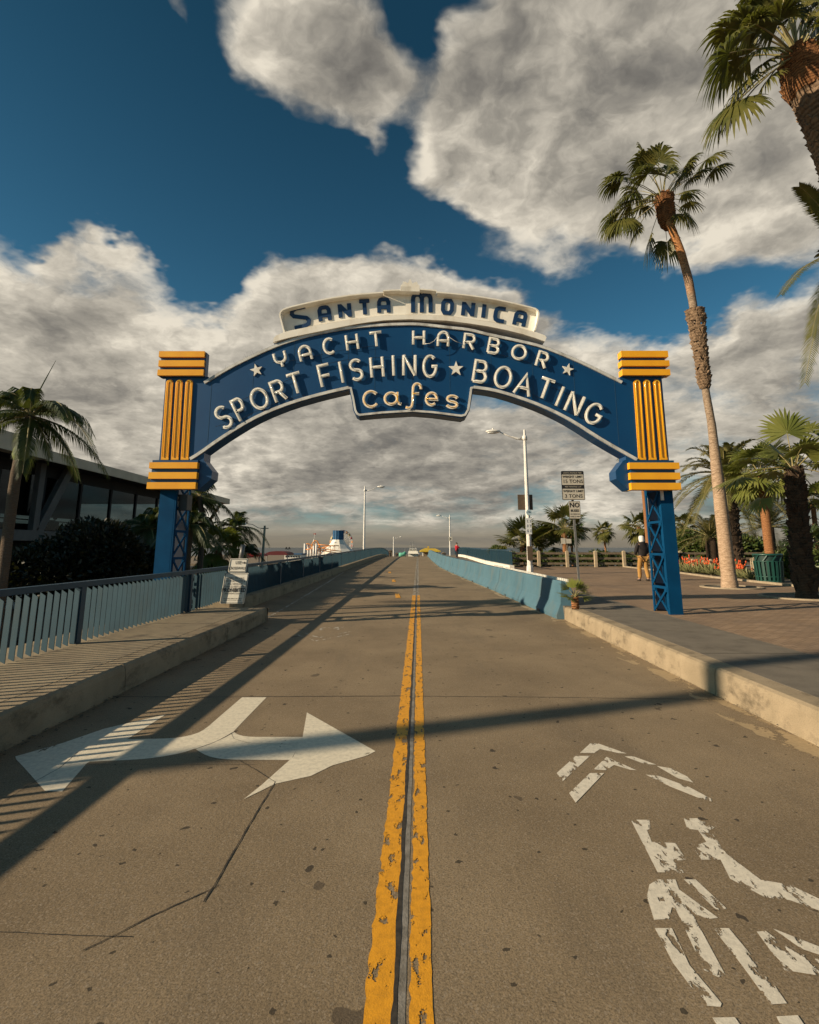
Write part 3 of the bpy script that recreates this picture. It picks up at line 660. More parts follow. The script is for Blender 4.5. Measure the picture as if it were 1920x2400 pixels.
def arc(cx, cy, rx, ry, a0, a1, n=None):
    n = n or max(4, int(abs(a1 - a0) / 15))
    return [(cx + rx * cos(rd(a0 + (a1 - a0) * i / n)), cy + ry * sin(rd(a0 + (a1 - a0) * i / n))) for i in range(n + 1)]
Pb = [(-.5, .5)] + arc(.1, .23, .4, .27, 90, -90) + [(-.5, -.04)]
LT = {
 'S': [arc(0, .25, .44, .25, 35, 268) + arc(0, -.25, .44, .25, 88, -145)],
 'P': [[(-.5, -.5), (-.5, .5)] + Pb[1:]], 'R': [[(-.5, -.5), (-.5, .5)] + Pb[1:], [(.02, -.04), (.5, -.5)]],
 'O': [arc(0, 0, .5, .5, 0, 345, 23)], 'T': [[(-.5, .5), (.5, .5)], [(0, .5), (0, -.5)]],
 'F': [[(.5, .5), (-.5, .5), (-.5, -.5)], [(-.5, 0), (.4, 0)]], 'I': [[(0, .5), (0, -.5)]],
 'H': [[(-.5, .5), (-.5, -.5)], [(.5, .5), (.5, -.5)], [(-.5, 0), (.5, 0)]], 'N': [[(-.5, -.5), (-.5, .5)], [(-.5, .5), (.5, -.5)], [(.5, -.5), (.5, .5)]],
 'G': [arc(0, 0, .5, .5, 48, 345) + [(.48, 0), (.12, 0)]], 'C': [arc(0.05, 0, .55, .5, 52, 308)],
 'B': [[(-.5, -.5), (-.5, .5)] + arc(.08, .26, .36, .24, 90, -90) + [(-.5, .02)], [(-.1, .02)] + arc(.1, -.24, .4, .26, 90, -90) + [(-.5, -.5)]],
 'A': [[(-.5, -.5), (0, .5), (.5, -.5)], [(-.32, -.16), (.32, -.16)]],
 'a2': [[(-.5, -.5)] + arc(0, .08, .5, .42, 180, 0) + [(.5, -.5)], [(-.5, -.12), (.5, -.12)]],
 'Y2': [[(-.5, .5)] + arc(0, .15, .5, .35, 180, 360) + [(.5, .5)], [(0, -.2), (0, -.5)]],
 'dA': [[(-.5, -.5), (-.5, .28), (-.36, .46), (-.2, .5), (.2, .5), (.36, .46), (.5, .28), (.5, -.5)], [(-.5, -.1), (.5, -.1)]],
 'dN': [[(-.5, -.5), (-.5, .5)], [(-.5, .42), (.5, -.42)], [(.5, -.5), (.5, .5)]], 'dT': [[(-.5, .5), (.5, .5)], [(0, .5), (0, -.5)]], 'dI': [[(0, .5), (0, -.5)]],
 'dM': [[(-.5, -.5)] + arc(-.25, .24, .25, .26, 180, 0, 8) + [(0, -.5)], [(0, .24)] + arc(.25, .24, .25, .26, 180, 0, 8)[1:] + [(.5, -.5)]],
 'dO': [[(-.5, .25), (-.3, .48), (.3, .48), (.5, .25), (.5, -.25), (.3, -.48), (-.3, -.48), (-.5, -.25)]],
 'dC': [[(.5, .5), (-.2, .5), (-.42, .4), (-.5, .2), (-.5, -.2), (-.42, -.4), (-.2, -.5), (.5, -.5)]],
 'dS': [[(.42, .5), (-.2, .5), (-.42, .42), (-.48, .25), (-.38, .12), (.36, -.1), (.48, -.25), (.42, -.42), (.2, -.5), (-.48, -.5)]],
 'kc': [arc(0, 0, .5, .5, 40, 322)], 'ka': [arc(-.12, 0, .38, .46, 0, 340, 20), [(.28, .5), (.28, -.2), (.36, -.42), (.5, -.48)]],
 'kf': [arc(.22, .3, .26, .2, -5, 160) + [(-.04, .2), (-.05, -.25), (-.1, -.42), (-.25, -.5), (-.5, -.46)], [(-.04, .1), (.36, .1)]],
 'ke': [[(-.45, -.02), (.48, -.02)] + arc(0, 0, .48, .5, 10, 315)], 'ks': [arc(0, .25, .42, .25, 20, 268, 14) + arc(0, -.25, .44, .25, 88, -160, 14)]}
def letter(ch, px, py, wd_, ht, rot, lw, y, depth, fm, tube=None, name='letter', off=(0, 0)):
    c, s = cos(rd(rot)), sin(rd(rot)); mb = MB(); tb = MB()
    for k, st in enumerate(LT[ch]):
        closed = ch in ('O', 'dO') or (ch == 'ka' and k == 0)
        pts = []
        for u, v in st:
            X, Y = u * wd_, v * ht; pts.append(sp(px + X * c - Y * s, py - (X * s + Y * c), y))
        if not closed:   # square the ends out by half the stroke where strokes meet
            pass
        mb.ribbon(pts, lw, y - depth - .0015 * k, y - .0003 * k, closed=closed)
        if tube: tb.tube([p + V((0, -depth - .012 - .003 * k, 0)) for p in pts] + ([pts[0] + V((0, -depth - .012, 0))] if closed else []), .0065, 6)
    o = obj(name, mb, fm, ssign)
    if tube: obj('neon_tube', tb, tube, o)
    return o
YL = YS - .035
for a in [('S', 525, 978.5, 29, 50, 27), ('P', 563, 959.5, 21, 50, 27), ('O', 608.5, 934.8, 36, 46, 22), ('R', 653, 916.8, 25, 47, 20.5), ('T', 693, 899.5, 32, 46, 16),
          ('F', 763, 880.5, 25, 49, 13), ('I', 800.3, 873, 1, 49, 11), ('S', 835.5, 867.3, 28, 46, 8), ('H', 883.9, 861, 27, 46, 5), ('I', 922.4, 857.3, 1, 47, 2.5), ('N', 959.8, 856.8, 27, 47, 0), ('G', 1008, 859, 29, 48, 0),
          ('B', 1126, 871.5, 28, 48, -9), ('O', 1179.3, 884.9, 36, 47, -12), ('A', 1228, 902, 37, 48, -15), ('T', 1278, 912, 32, 46, -20), ('I', 1312.2, 929.6, 1, 48, -22.6), ('N', 1346.5, 946.3, 30, 47, -24), ('G', 1392.3, 970, 34, 46, -27)]:
    letter(*a, .065, YL, .022, M['letter'], M['glassw'])
for a in [('Y2', 658.5, 843, 26, 34, 17), ('a2', 715.5, 828.5, 26, 33, 14), ('C', 771.5, 812, 24, 34, 11), ('H', 825.5, 802.5, 25, 35, 8), ('T', 881.7, 796, 28, 32, 6),
          ('H', 981.5, 792, 25, 32, 0), ('a2', 1039, 795.3, 24, 33, -2), ('R', 1100, 801.5, 23, 33, -7), ('B', 1157.4, 811.6, 23, 33, -11), ('O', 1216.8, 826.3, 31, 31, -13), ('R', 1271, 844, 22, 34, -17)]:
    letter(*a, .059, YL, .022, M['letter'], M['glassw'])
for a in [('kc', 870, 936, 34, 36, 3), ('ka', 921.5, 934.5, 38, 29, 2), ('kf', 969.5, 928.7, 36, 58, -1), ('ke', 1011.7, 935.5, 26, 28, -3), ('ks', 1060, 942, 28, 27, -6)]:
    letter(*a, .062, YL, .022, M['letter'], M['glassg'])
for px, py, r, rot in ((600.9, 867.1, 15.5, 14), (1069, 863.8, 18, 0), (1331, 865.6, 14.5, -14)):
    mb = MB(); mb.prism([sp(px + (r if k % 2 == 0 else r * .4) * sin(rd(36 * k - rot)), py - (r if k % 2 == 0 else r * .4) * cos(rd(36 * k - rot)), YS - .03) for k in range(10)], (0, .029, 0))
    obj('star', mb, M['letter'], ssign)
# stand-off wires behind the letters
mb = MB()
for pts in ([(505, 1000), (560, 985), (612, 958), (665, 938), (715, 926)], [(640, 850), (715, 842), (770, 826), (830, 817), (880, 810)], [(560, 940), (700, 880)], [(745, 858), (795, 846), (842, 840)], [(870, 838), (1005, 834)],
            [(1120, 900), (1180, 905), (1250, 925), (1330, 965), (1390, 990)], [(1290, 905), (1380, 945), (1410, 958)], [(1150, 826), (1215, 842), (1275, 862)], [(990, 812), (1040, 812)], [(860, 950), (920, 945), (1010, 950), (1060, 955)]):
    mb.tube([sp(x, y, YS - .04) for x, y in pts], .004, 4, cap=False)
for i in range(46):
    px = R_(510, 1400); pass
obj('standoff_wires', mb, M['wire'], ssign)
mb = MB(); mb.tube([sp(x, y, YS - .16) for x, y in ((996, 806), (1008, 805), (1018, 799), (1026, 788), (1036, 781), (1046, 783), (1056, 792), (1068, 800), (1082, 805))], .006, 6); obj('loose_cable', mb, M['rim'], ssign)
# cream crest
C1 = lambda x, y: (640 + x / 5.227, 650 + y / 5.227)
C2 = lambda x, y: (950 + x / 5.0735, 650 + y / 5.0735)
cl = [C1(130, 680), C1(100, 570), C1(75, 470), C1(82, 435), C1(105, 405), C1(170, 372), C1(350, 325), C1(700, 252), C1(1050, 203), C1(1350, 180)]
cm = [C1(1350, 159), C1(1460, 153), C1(1562, 149), C1(1565, 95), C1(1585, 85), C1(1592, 50), C1(1640, 58), C1(1645, 75), C1(1660, 55), C1(1675, 22), C2(62, 22), C2(78, 58), C2(90, 75), C2(108, 60), C2(140, 50), C2(150, 85), C2(168, 92), C2(172, 135), C2(270, 143), C2(372, 153)]
cr_ = [C2(380, 173), C2(700, 203), C2(1100, 262), C2(1500, 355), C2(1550, 372), C2(1582, 395), C2(1596, 440), C2(1580, 540), C2(1550, 640)]
outl = smooth(cl[3:], 2); outl = cl[:3] + outl
outr = smooth(cr_[:7], 2) + cr_[7:]
low = [C2(1550, 655), C2(1400, 610), C2(1000, 525), C2(500, 455), C2(100, 440), C1(1350, 465), C1(1000, 505), C1(600, 570), C1(200, 650), C1(120, 690)]
crest = MB(); crest.prism([sp(x, y, YS + .14) for x, y in outl + cm + outr + low], (0, .25, 0))
crest = obj('crest_panel', crest, M['cream'], ssign)
mb = MB()
mb.ribbon([sp(x, y) for x, y in inset(outl, 2.2)], .03, YS - .03, YS + .40)
mb.ribbon([sp(x, y) for x, y in inset(outr, 2.2)], .03, YS - .03, YS + .40)
mb.ribbon([sp(x, y) for x, y in inset(cm[:3], 2.2)], .03, YS - .028, YS + .40)
mb.ribbon([sp(x, y) for x, y in inset(cm[-3:], 2.2)], .03, YS - .028, YS + .40)
mb.prism([sp(x, y, YS - .03) for x, y in cm[2:-2] + [C2(172, 168), C1(1562, 168)]], (0, .43, 0))
obj('crest_lip', mb, M['cream'], crest)
base = [C1(120, 676), C1(70, 700), C1(38, 712), C1(10, 745), C1(0, 795)] + smooth([C1(0, 795), C1(200, 738), C1(600, 655), C1(1000, 575), C1(1350, 527), C1(1700, 512), C2(100, 500), C2(500, 515), C2(1000, 585), C2(1400, 675), C2(1660, 762)], 2)[1:] + [C2(1680, 715), C2(1662, 690), C2(1550, 648)] + [C2(1400, 612), C2(1000, 528), C2(500, 458), C2(100, 443), C1(1350, 468), C1(1000, 508), C1(600, 573), C1(200, 653)]
mb = MB(); mb.prism([sp(x, y, YS - .07) for x, y in base], (0, .5, 0)); obj('crest_base', mb, M['cream'], crest)
mb = MB()
for k in range(9): mb.bar(sp(*C1(1575 + k * 14, 200), YS - .031) + V((0, 0, 0)), sp(*C1(1575 + k * 14, 110), YS - .031), .004, .003, up=V((0, 1, 0)))
obj('crest_rib_shade', mb, mat('crest shadow line', (.5, .44, .34)), crest)  # shadow lines of the ribbing, painted as thin darker bars
YC = YS + .138
for a in [('dS', 704.5, 744, 38, 44, 12), ('dA', 761, 736.5, 22, 31, 8), ('dN', 808.5, 728.2, 22, 31, 6), ('dT', 855, 721.5, 24, 31, 4), ('dA', 899.8, 717.5, 22, 31, 2),
          ('dM', 988.8, 711.5, 41, 42, 0), ('dO', 1048.9, 719.5, 21, 30, -3), ('dN', 1097.4, 725, 22, 31, -6), ('dI', 1134, 729.3, 1, 31, -7), ('dC', 1172.3, 738, 22, 29, -9), ('dA', 1219, 748.2, 22, 31, -13)]:
    letter(*a, .088 if a[0] != 'dM' else .092, YC, .018, M['navy'], None, 'crest_letter')
# columns
def rectbox(mb, x0, y0, x1, y1, ya, yb, m=0):
    p, q = sp(x0, y0), sp(x1, y1); mb.box(p.x, ya, q.z, q.x, yb, p.z, m)
def column(side, body, caps, bases, flutes, wedge):
    mb = MB(); mb.prism([sp(x, y, YS + .001) for x, y in body], (0, .35, 0))
    cx0 = min(c[0] for c in caps) + 6; cx1 = max(c[2] for c in caps) - 4
    rectbox(mb, caps[0][0] + 3, caps[0][1] + 1, caps[0][2] + (0 if side > 0 else 1) - 2, caps[2][3] + 1, YS - .05, YS + .1)
    rectbox(mb, bases[0][0] + 4, bases[0][1] - 6, bases[2][2] - 8 if side > 0 else bases[2][2] - 1, bases[2][3] - 1, YS - .051, YS + .1)
    mb.prism([sp(x, y, YS + .002) for x, y in wedge], (0, .36, 0))
    col_ = obj('column', mb, M['blue'], ssign)
    for q in caps + bases:
        mb = MB(); rectbox(mb, *q, YS - .11, YS + .085); obj('gold_band', mb, M['gold'], col_)
    for (tx, ty, bx, by, w0) in flutes:
        a, b = sp(tx, ty, YS), sp(bx, by, YS); w_ = w0 * .0086
        mb = MB(); n = 8; r = w_ / 2; vs = []
        pf = [(b.x - r, b.z)] + [(a.x + r * cos(pi - pi * i / n), a.z - r + r * sin(pi - pi * i / n)) for i in range(n + 1)] + [(b.x + r, b.z)]
        mb.prism([(x, YS - .02, z) for x, z in pf], (0, .018, 0))
        fl = obj('gold_flute', mb, M['gold'], col_)
        tb = MB(); tb.tube([(b.x - r * .6, YS - .036, b.z + .06)] + [(a.x + r * .6 * cos(pi - pi * i / n), YS - .036, a.z - r + r * .6 * sin(pi - pi * i / n)) for i in range(n + 1)] + [(b.x + r * .6, YS - .036, b.z + .06)], .008, 6)
        obj('neon_tube', tb, M['glassy'], fl)
    return col_
column(-1, [L1(132, 655), L1(400, 655), L1(370, 1215), L1(88, 1195)],
       [(379, 827.4, 483.6, 840.7), (378, 848.5, 482.7, 862.6), (375.5, 870, 481, 883.7)], [(356.7, 1085.3, 467, 1099.4), (355, 1108.3, 465.4, 1123.5), (351, 1131.7, 463, 1147)],
       [(399.4, 890, 387, 1078, 18), (421.8, 890, 410.5, 1078, 18), (445, 890, 433.5, 1078, 18.5)],
       [L1(330, 1165), L1(372, 1183), L1(424, 1250), L1(418, 1300), L1(335, 1370), L1(300, 1370), L1(300, 1165)])
column(1, [R1(1330, 655), R1(1592, 655), R1(1640, 1195), R1(1370, 1215)],
       [(1451, 826.5, 1561, 840.7), (1451.7, 848.5, 1564, 861.5), (1453.5, 869.2, 1566, 883)], [(1470, 1086, 1587, 1100.6), (1472, 1109.3, 1589, 1125), (1474, 1133, 1590.8, 1149)],
       [(1492, 890, 1505, 1078, 18), (1515, 890, 1529.5, 1078, 18), (1538, 890, 1555, 1078, 18)],
       [R1(1400, 1165), R1(1352, 1183), R1(1302, 1250), R1(1306, 1300), R1(1388, 1370), R1(1420, 1370), R1(1420, 1165)])
# towers
def tower(sgn, xo, xi, name):
    y0, y1 = 10.5, 11.2; zt = sp(1500, 1145).z + .15; zb = .29 if sgn > 0 else -1.55
    mb = MB(); a, b = min(xo, xi), max(xo, xi)
    mb.box(a, y0, zb, b, y0 + .16, zt)                        # front channel
    t = obj('support_tower', mb, M['blueT'], ssign)
    mb = MB(); inner = xi; e = .012 * sgn
    mb.box(a + (.034 if sgn > 0 else .012), y1 - .05, zb, b - (.012 if sgn > 0 else .034), y1 - .003, zt - .002)
    obj('back_plate', mb, M['blueShade'], t)  # rear channel plate, its shade painted in with the darker blue
    mb = MB()
    for yy in (y0 + .03, y1 - .03): mb.box(min(inner - sgn * .0, inner - sgn * .03), yy - .03, zb + .001, max(inner - sgn * .0, inner - sgn * .03), yy + .03, zt - .001) if yy > y0 + .1 else mb.box(min(inner - sgn * .002, inner - sgn * .03), yy - .028, zb + .001, max(inner - sgn * .002, inner - sgn * .03), yy + .03, zt - .001)
    mb.box(min(xo - sgn * .03, xo + sgn * .01), y1 - .06, zb + .002, max(xo - sgn * .03, xo + sgn * .01), y1 + .0, zt - .003)
    zs = []; z = .29 if sgn > 0 else .29; step = .62
    levels = [zb] + [.29 + .55 * k for k in range(0, 9)] if sgn < 0 else [.29] + [.29 + .52 + .66 * k for k in range(0, 5)]
    levels = [l for l in sorted(set(round(q, 3) for q in levels)) if l < zt - .1] + [zt - .02]
    xx = inner - sgn * .016
    for l0, l1 in zip(levels, levels[1:]):
        mb.bar((xx, y0 + .05, l0 + .02), (xx, y1 - .05, l1 - .03), .016, .05, up=V((sgn, 0, 0)).cross(V((0, y1 - y0, l1 - l0))).normalized())
        mb.bar((xx - sgn * .017, y0 + .05, l1 - .03), (xx - sgn * .017, y1 - .05, l0 + .02), .016, .05, up=V((sgn, 0, 0)).cross(V((0, y1 - y0, -(l1 - l0)))).normalized())
        mb.box(min(xx - .02, xx + .02), y0 + .03, l1 - .035, max(xx - .02, xx + .02), y1 - .03, l1 + .015)
        for yy in (y0 + .1, y1 - .1): mb.box(xx - .024, yy - .05, l1 - .09, xx + .024, yy + .05, l1 - .036)
    obj('lattice', mb, M['blueT'], t)
    return t
PB = G(1571, 1443, .29)
tR = tower(1, 5.41, 5.18, 'right'); tL = tower(-1, P(362, 1341, 10.5).x - .02, P(396, 1341, 10.5).x + .0, 'left')
mb = MB(); p = P(421, 1160, 10.7); q = P(442, 1196, 10.7); mb.box(p.x, 10.6, q.z, q.x, 10.85, p.z); obj('junction_box', mb, M['darkbox'], tL)
mb = MB(); p = P(408, 1174, 10.6); q = P(419, 1188, 10.6); mb.box(p.x, 10.55, q.z, q.x, 10.62, p.z); mb.tube([P(410, 1150, 10.6), P(414, 1160, 10.55), P(418, 1168, 10.6), P(414, 1176, 10.6)], .015, 6); obj('switch_box', mb, M['greym'], tL)
mb = MB(); mb.box(5.155, 10.47, 2.55, 5.21, 10.52, 3.1); obj('conduit_cover', mb, M['rim'], tR)

# ================= left railing
def fence(name, x, ylist, ztop, zbase, label, slat=True, wide=.1, side=1):
    t = thing(name, Q(x, ylist[0], 0), label, 'railing')
    mb = MB()
    for a, b in zip(ylist, ylist[1:]):
        n = max(1, int((b - a) / 1.5))
        for i in range(n):
            ya, yb = a + (b - a) * i / n, a + (b - a) * (i + 1) / n
            mb.hexa([Q(x - wide / 2, ya) * 1 + V((0, 0, ztop(ya) - .075)), Q(x + wide / 2, ya) + V((0, 0, ztop(ya) - .075)), Q(x + wide / 2, yb) + V((0, 0, ztop(yb) - .075)), Q(x - wide / 2, yb) + V((0, 0, ztop(yb) - .075)),
                     Q(x - wide / 2, ya) + V((0, 0, ztop(ya))), Q(x + wide / 2, ya) + V((0, 0, ztop(ya))), Q(x + wide / 2, yb) + V((0, 0, ztop(yb))), Q(x - wide / 2, yb) + V((0, 0, ztop(yb)))])
    obj('top_rail', mb, M['teal'], t)
    for y in ylist[1:-1]:
        mb = MB(); z0, z1 = zbase(y) + .0, ztop(y) - .076
        mb.box(RX(x - .05, y), y - .05, zr(y) + z0, RX(x + .046, y), y + .05, zr(y) + z1); obj('post', mb, M['teal'], t)
    mb = MB(); y = ylist[0] + .06
    while y < ylist[-1]:
        if min(abs(y - p) for p in ylist) > .055:
            z0, z1 = zr(y) + zbase(y) + .03, zr(y) + ztop(y) - .085
            xa, xb = RX(x - .035, y), RX(x + .04, y); sk = -.008
            mb.hexa([(xa, y - .005, z0 + .0), (xb, y - .005 + sk, z0 - .03), (xb, y + .005 + sk, z0 - .03), (xa, y + .006, z0), (xa, y - .005, z1 - .0), (xb, y - .005 + sk, z1 - .045), (xb, y + .005 + sk, z1 - .045), (xa, y + .006, z1)])
        y += .132
    obj('slats', mb, M['teald'], t)
    return t
yl = [.4, 3.9, 7.4, 10.9, 14.4, 17.9, 21.4, 24.9, 28.4, 31.9, 35.4, 38.9, 42.4, 45.9, 49.4, 52.9, 56.4, 59.9, 63.4, 66.9, 70.4, 73.9, 78, 83]
fence('slatted_railing', -4.66, yl, lambda y: 1.13, lambda y: .30 if y < 12.2 else .32, 'long teal slatted steel railing on the left edge of the road')
# kerb wall the railing stands on beyond the pavement
mb = sweep(lambda y: -4.95, lambda y: -4.42, .31, .45, [12.6] + list(range(14, 84, 2)))
obj('parapet_kerb', mb, M['kerb'], kind='structure')
mb = sweep(lambda y: -5.6, lambda y: -4.955, .28, 1.6, [12.6] + list(range(14, 84, 2)))
obj('bridge_edge', mb, M['walk'], kind='structure')
# right railing
def zwz(y): return zw(y) - zr(y)
yr = [30.6, 35.3, 39, 42.5, 46, 49.5, 53, 56.5, 60, 63.5, 67, 70.5, 74, 78]
fence('slatted_railing', 5.55, yr, lambda y: zwz(y) + 1.18, lambda y: zwz(y) + .28, 'teal slatted steel railing on the far right side of the bridge walkway')
mb = sweep(lambda y: 5.42, lambda y: 5.68, .27, .4, [30.6, 33, 35.3, 38, 42, 46, 50, 54, 58, 62, 66, 70, 74], zw)
mb2 = MB(); obj('white_walkway_kerb', mb, M['cream'], kind='structure')

# ================= concrete barriers
mb_y = 11.95; k = 0
ords = ['nearest', 'second', 'third', 'fourth', 'fifth', 'sixth', 'seventh', 'eighth', 'ninth', 'tenth']
lens = [6.9, 5.9, 6.1, 6.1, 6.1, 6.1, 6.1, 6.1, 6.1, 6.1]
for k in range(10):
    ya, yb = mb_y + .03, mb_y + lens[k] - .03; mb_y += lens[k]
    mb = MB(); prof = [(-.3, 0), (-.3, .075), (-.17, .33), (-.095, .78), (-.08, .81), (.08, .81), (.095, .78), (.17, .33), (.3, .075), (.3, 0)]
    rings = []; n = len(prof); NS = 6
    for i in range(NS + 1):
        y = ya + (yb - ya) * i / NS; xc = xbar(y) + .12 + R_(-.006, .006)
        taper = 1.
        rings += [(RX(xc + dx, y), y + (.0 if k or i else (.35 * dz)), zr(y) + .002 + dz) for dx, dz in prof]
    fs = []
    for i in range(NS):
        for j in range(n): fs.append((i * n + j, i * n + (j + 1) % n, (i + 1) * n + (j + 1) % n, (i + 1) * n + j))
    fs += [tuple(reversed(range(n))), tuple(range(NS * n, NS * n + n))]
    fs = [tuple(reversed(f)) for f in fs]
    mb.add(rings, fs)
    lab = {0: 'nearest pale blue concrete barrier with a small white plane-like mark near its foot', 9: 'farthest pale blue concrete barrier, right at the crest of the bridge'}.get(k, 'pale blue concrete barrier, %s in the row counting from the near end' % ords[k])
    o = obj('concrete_barrier', mb, M['barr'], None, lab, 'barrier', 'blue concrete barriers along the right of the road')
    for t_ in (.22, .78):
        y = ya + (yb - ya) * t_; x = xbar(y) + .12 - .302; q = MB(); q.box(RX(x, y) - .002, y - .16, zr(y) + .004, RX(x, y) + .02, y + .16, zr(y) + .06); obj('drain_slot_shade', q, M['darkbox'], o)  # dark blocks painted in for the shade inside the drain openings
    if k == 0:
        q = MB(); y = 14.2; x = RX(xbar(y) + .12 - .24, y)
        def bp(y, z): # point on the sloped lower face
            xx = xbar(y) + .12 - (.3 if z < .075 else .3 - .13 * (z - .075) / .255) - .006; return V((RX(xx, y), y, z))
        q.poly([bp(13.75, .10), bp(13.83, .10), bp(14.12, .27), bp(14.05, .28)]); q.poly([bp(13.9, .23), bp(13.93, .2), bp(14.15, .15), bp(14.15, .18)]); obj('painted_mark', q, M['whitem'], o)
    if k < 2:
        q = MB(); y = ya + .2
        while y < (yb - .2 if k == 0 else ya + 1.6):
            x = RX(xbar(y) + .17, y); q.prism([(x - .03, y, zr(y) + .80), (x + .03, y, zr(y) + .80), (x + .02, y, zr(y) + .865), (x - .02, y, zr(y) + .865)], (0, .05, 0)); y += .13
        obj('pale_studs', q, M['cream'], o)  # row of small pale studs along the barrier top

M['dust'] = wornpaint('sand dust', (.40, .30, .175), .60, 3.)
strip('right_gutter_dust', lambda y: 3.06 + .07 * sin(y * 2.1), c_(3.325), -2, 11.9, .1, .03, M['dust'], .0012)
strip('barrier_foot_dust', lambda y: xbar(y) - .33 + .05 * sin(y * 1.7), lambda y: xbar(y) - .17, 12, 60, .2, .02, M['dust'], .0012)
M['boss'] = bark_mat('fibrous brown leaf bases', (.26, .12, .05), (.07, .03, .015), 5., .25, .03)
M['barkt'] = tall_bark()
# ================= palms
GA = 2.399963
def fan(mb, base, tip, R, nb=26, m0=0, m1=1, droop=.5, spread=118, thin=1., pw_=.012, curl=None):
    base = V(base); tip = V(tip); d = tip - base; Ls = d.length; hub = base + d
    mid = base + d * .5 + V((0, 0, Ls * .10))
    pts = [base, base.lerp(mid, .5) + V((0, 0, Ls * .04)), mid, mid.lerp(hub, .55) + V((0, 0, Ls * .015)), hub]
    mb.tube(pts, [pw_ * 1.9, pw_ * 1.4, pw_ * 1.1, pw_, pw_ * .7], 5, m0, cap=False)
    dd = (hub - mid).normalized()
    side = dd.cross(V((0, 0, 1)));
    if side.length < .1: side = V((cos(hub.x * 9), sin(hub.x * 9), 0))
    side.normalize(); nrm = side.cross(dd).normalized()
    tw = R_(-.5, .5); side, nrm = side * cos(tw) + nrm * sin(tw), nrm * cos(tw) - side * sin(tw)
    for k in range(nb):
        a = rd(-spread + 2 * spread * (k + .5) / nb + R_(-2.5, 2.5)); L = R * (.72 + .28 * cos(a * .8)) * R_(.88, 1.06)
        b = dd * cos(a) + side * sin(a) - nrm * (.18 * abs(sin(a)))
        b.normalize(); wv = b.cross(nrm).normalized(); w0 = R * 2 * spread / nb * pi / 180 * .62 * thin
        dr = droop * R_(.75, 1.3)
        def pt(t): return hub + b * (L * t) - V((0, 0, 1)) * (dr * L * max(0, t - .3) ** 2.0) - b * (dr * .3 * L * max(0, t - .45) ** 2) + nrm * (R * .02 * (k % 2))
        q = [pt(0), pt(.34), pt(.62), pt(.84), pt(1.)]
        ws = [0, w0 * .42, w0 * .46, w0 * .25, 0]
        vs = [q[0], q[1] + wv * ws[1], q[1] - wv * ws[1], q[2] + wv * ws[2], q[2] - wv * ws[2], q[3] + wv * ws[3], q[3] - wv * ws[3], q[4]]
        mb.add(vs, [(0, 2, 1), (1, 2, 4, 3), (3, 4, 6, 5), (5, 6, 7)], m1)
def feather(mb, base, d, L, nl=34, ll=.45, droop=.5, m0=0, m1=1, hang=.3, rr=.014, w=.018, up=.25, tiplift=0):
    base = V(base); d = V(d).normalized(); n = 12
    def rp(t): return base + d * (L * t * (1 - .12 * droop * t)) + V((0, 0, 1)) * (-droop * L * t * t * (.45 + .35 * t))
    mb.tube([rp(i / n) for i in range(n + 1)], [rr * (1.5 - 1.25 * i / n) for i in range(n + 1)], 5, m0, cap=False)
    for k in range(nl):
        t = .1 + .9 * (k + .5) / nl; p = rp(t); dd = (rp(min(1, t + .03)) - rp(t - .03)).normalized()
        side = dd.cross(V((0, 0, 1)));
        if side.length < .05: side = V((1, 0, 0))
        side.normalize(); nr = side.cross(dd).normalized()
        l = ll * (sin(pi * min(1, .12 + .8 * t)) ** .6) * R_(.85, 1.1)
        for sg in (-1, 1):
            b = (side * sg * (1 - .3 * t) + dd * (.45 + .5 * t) + nr * up * R_(.4, 1.5)).normalized()
            q0 = p; q1 = p + b * l * .5 - V((0, 0, hang * l * .18)); q2 = p + b * l * (1 - .25 * hang) - V((0, 0, hang * l * .75))
            wv = dd * w * .5
            mb.add([q0 - wv * .6, q0 + wv * .6, q1 + wv, q1 - wv, q2], [(0, 1, 2, 3), (3, 2, 4)], m1)
def trunk(mb, pts, rs, n=14, m=0, rough=.03, seg=8):
    P2 = []; R2 = []
    for i in range(len(pts) - 1):
        for k in range(seg):
            t = k / seg; P2.append(V(pts[i]).lerp(V(pts[i + 1]), t)); R2.append(rs[i] + (rs[i + 1] - rs[i]) * t)
    P2.append(V(pts[-1])); R2.append(rs[-1])
    # soften the corners
    for _ in range(2):
        for i in range(1, len(P2) - 1): P2[i] = (P2[i - 1] + P2[i] * 2 + P2[i + 1]) / 4
    mb.tube(P2, [r * R_(1 - rough, 1 + rough) for r in R2], n, m)
def crownfan(mb, c, n, R, pet, wind=(0, 0, 0), nb=22, lo=-50, hi=75, droop=.5, m=1, thin=1., a0=0, pw_=.012):
    for i in range(n):
        el = rd(hi + (lo - hi) * (i + .5) / n + R_(-8, 8)); az = i * GA + a0 + R_(-.2, .2)
        d = V((cos(az) * cos(el), sin(az) * cos(el), sin(el))) + V(wind); d.normalize()
        L = pet * R_(.8, 1.15); b = V(c) + V((d.x * .06, d.y * .06, 0))
        fan(mb, b, b + d * L, R * R_(.85, 1.1), nb, 0, m, droop, thin=thin, pw_=pw_)
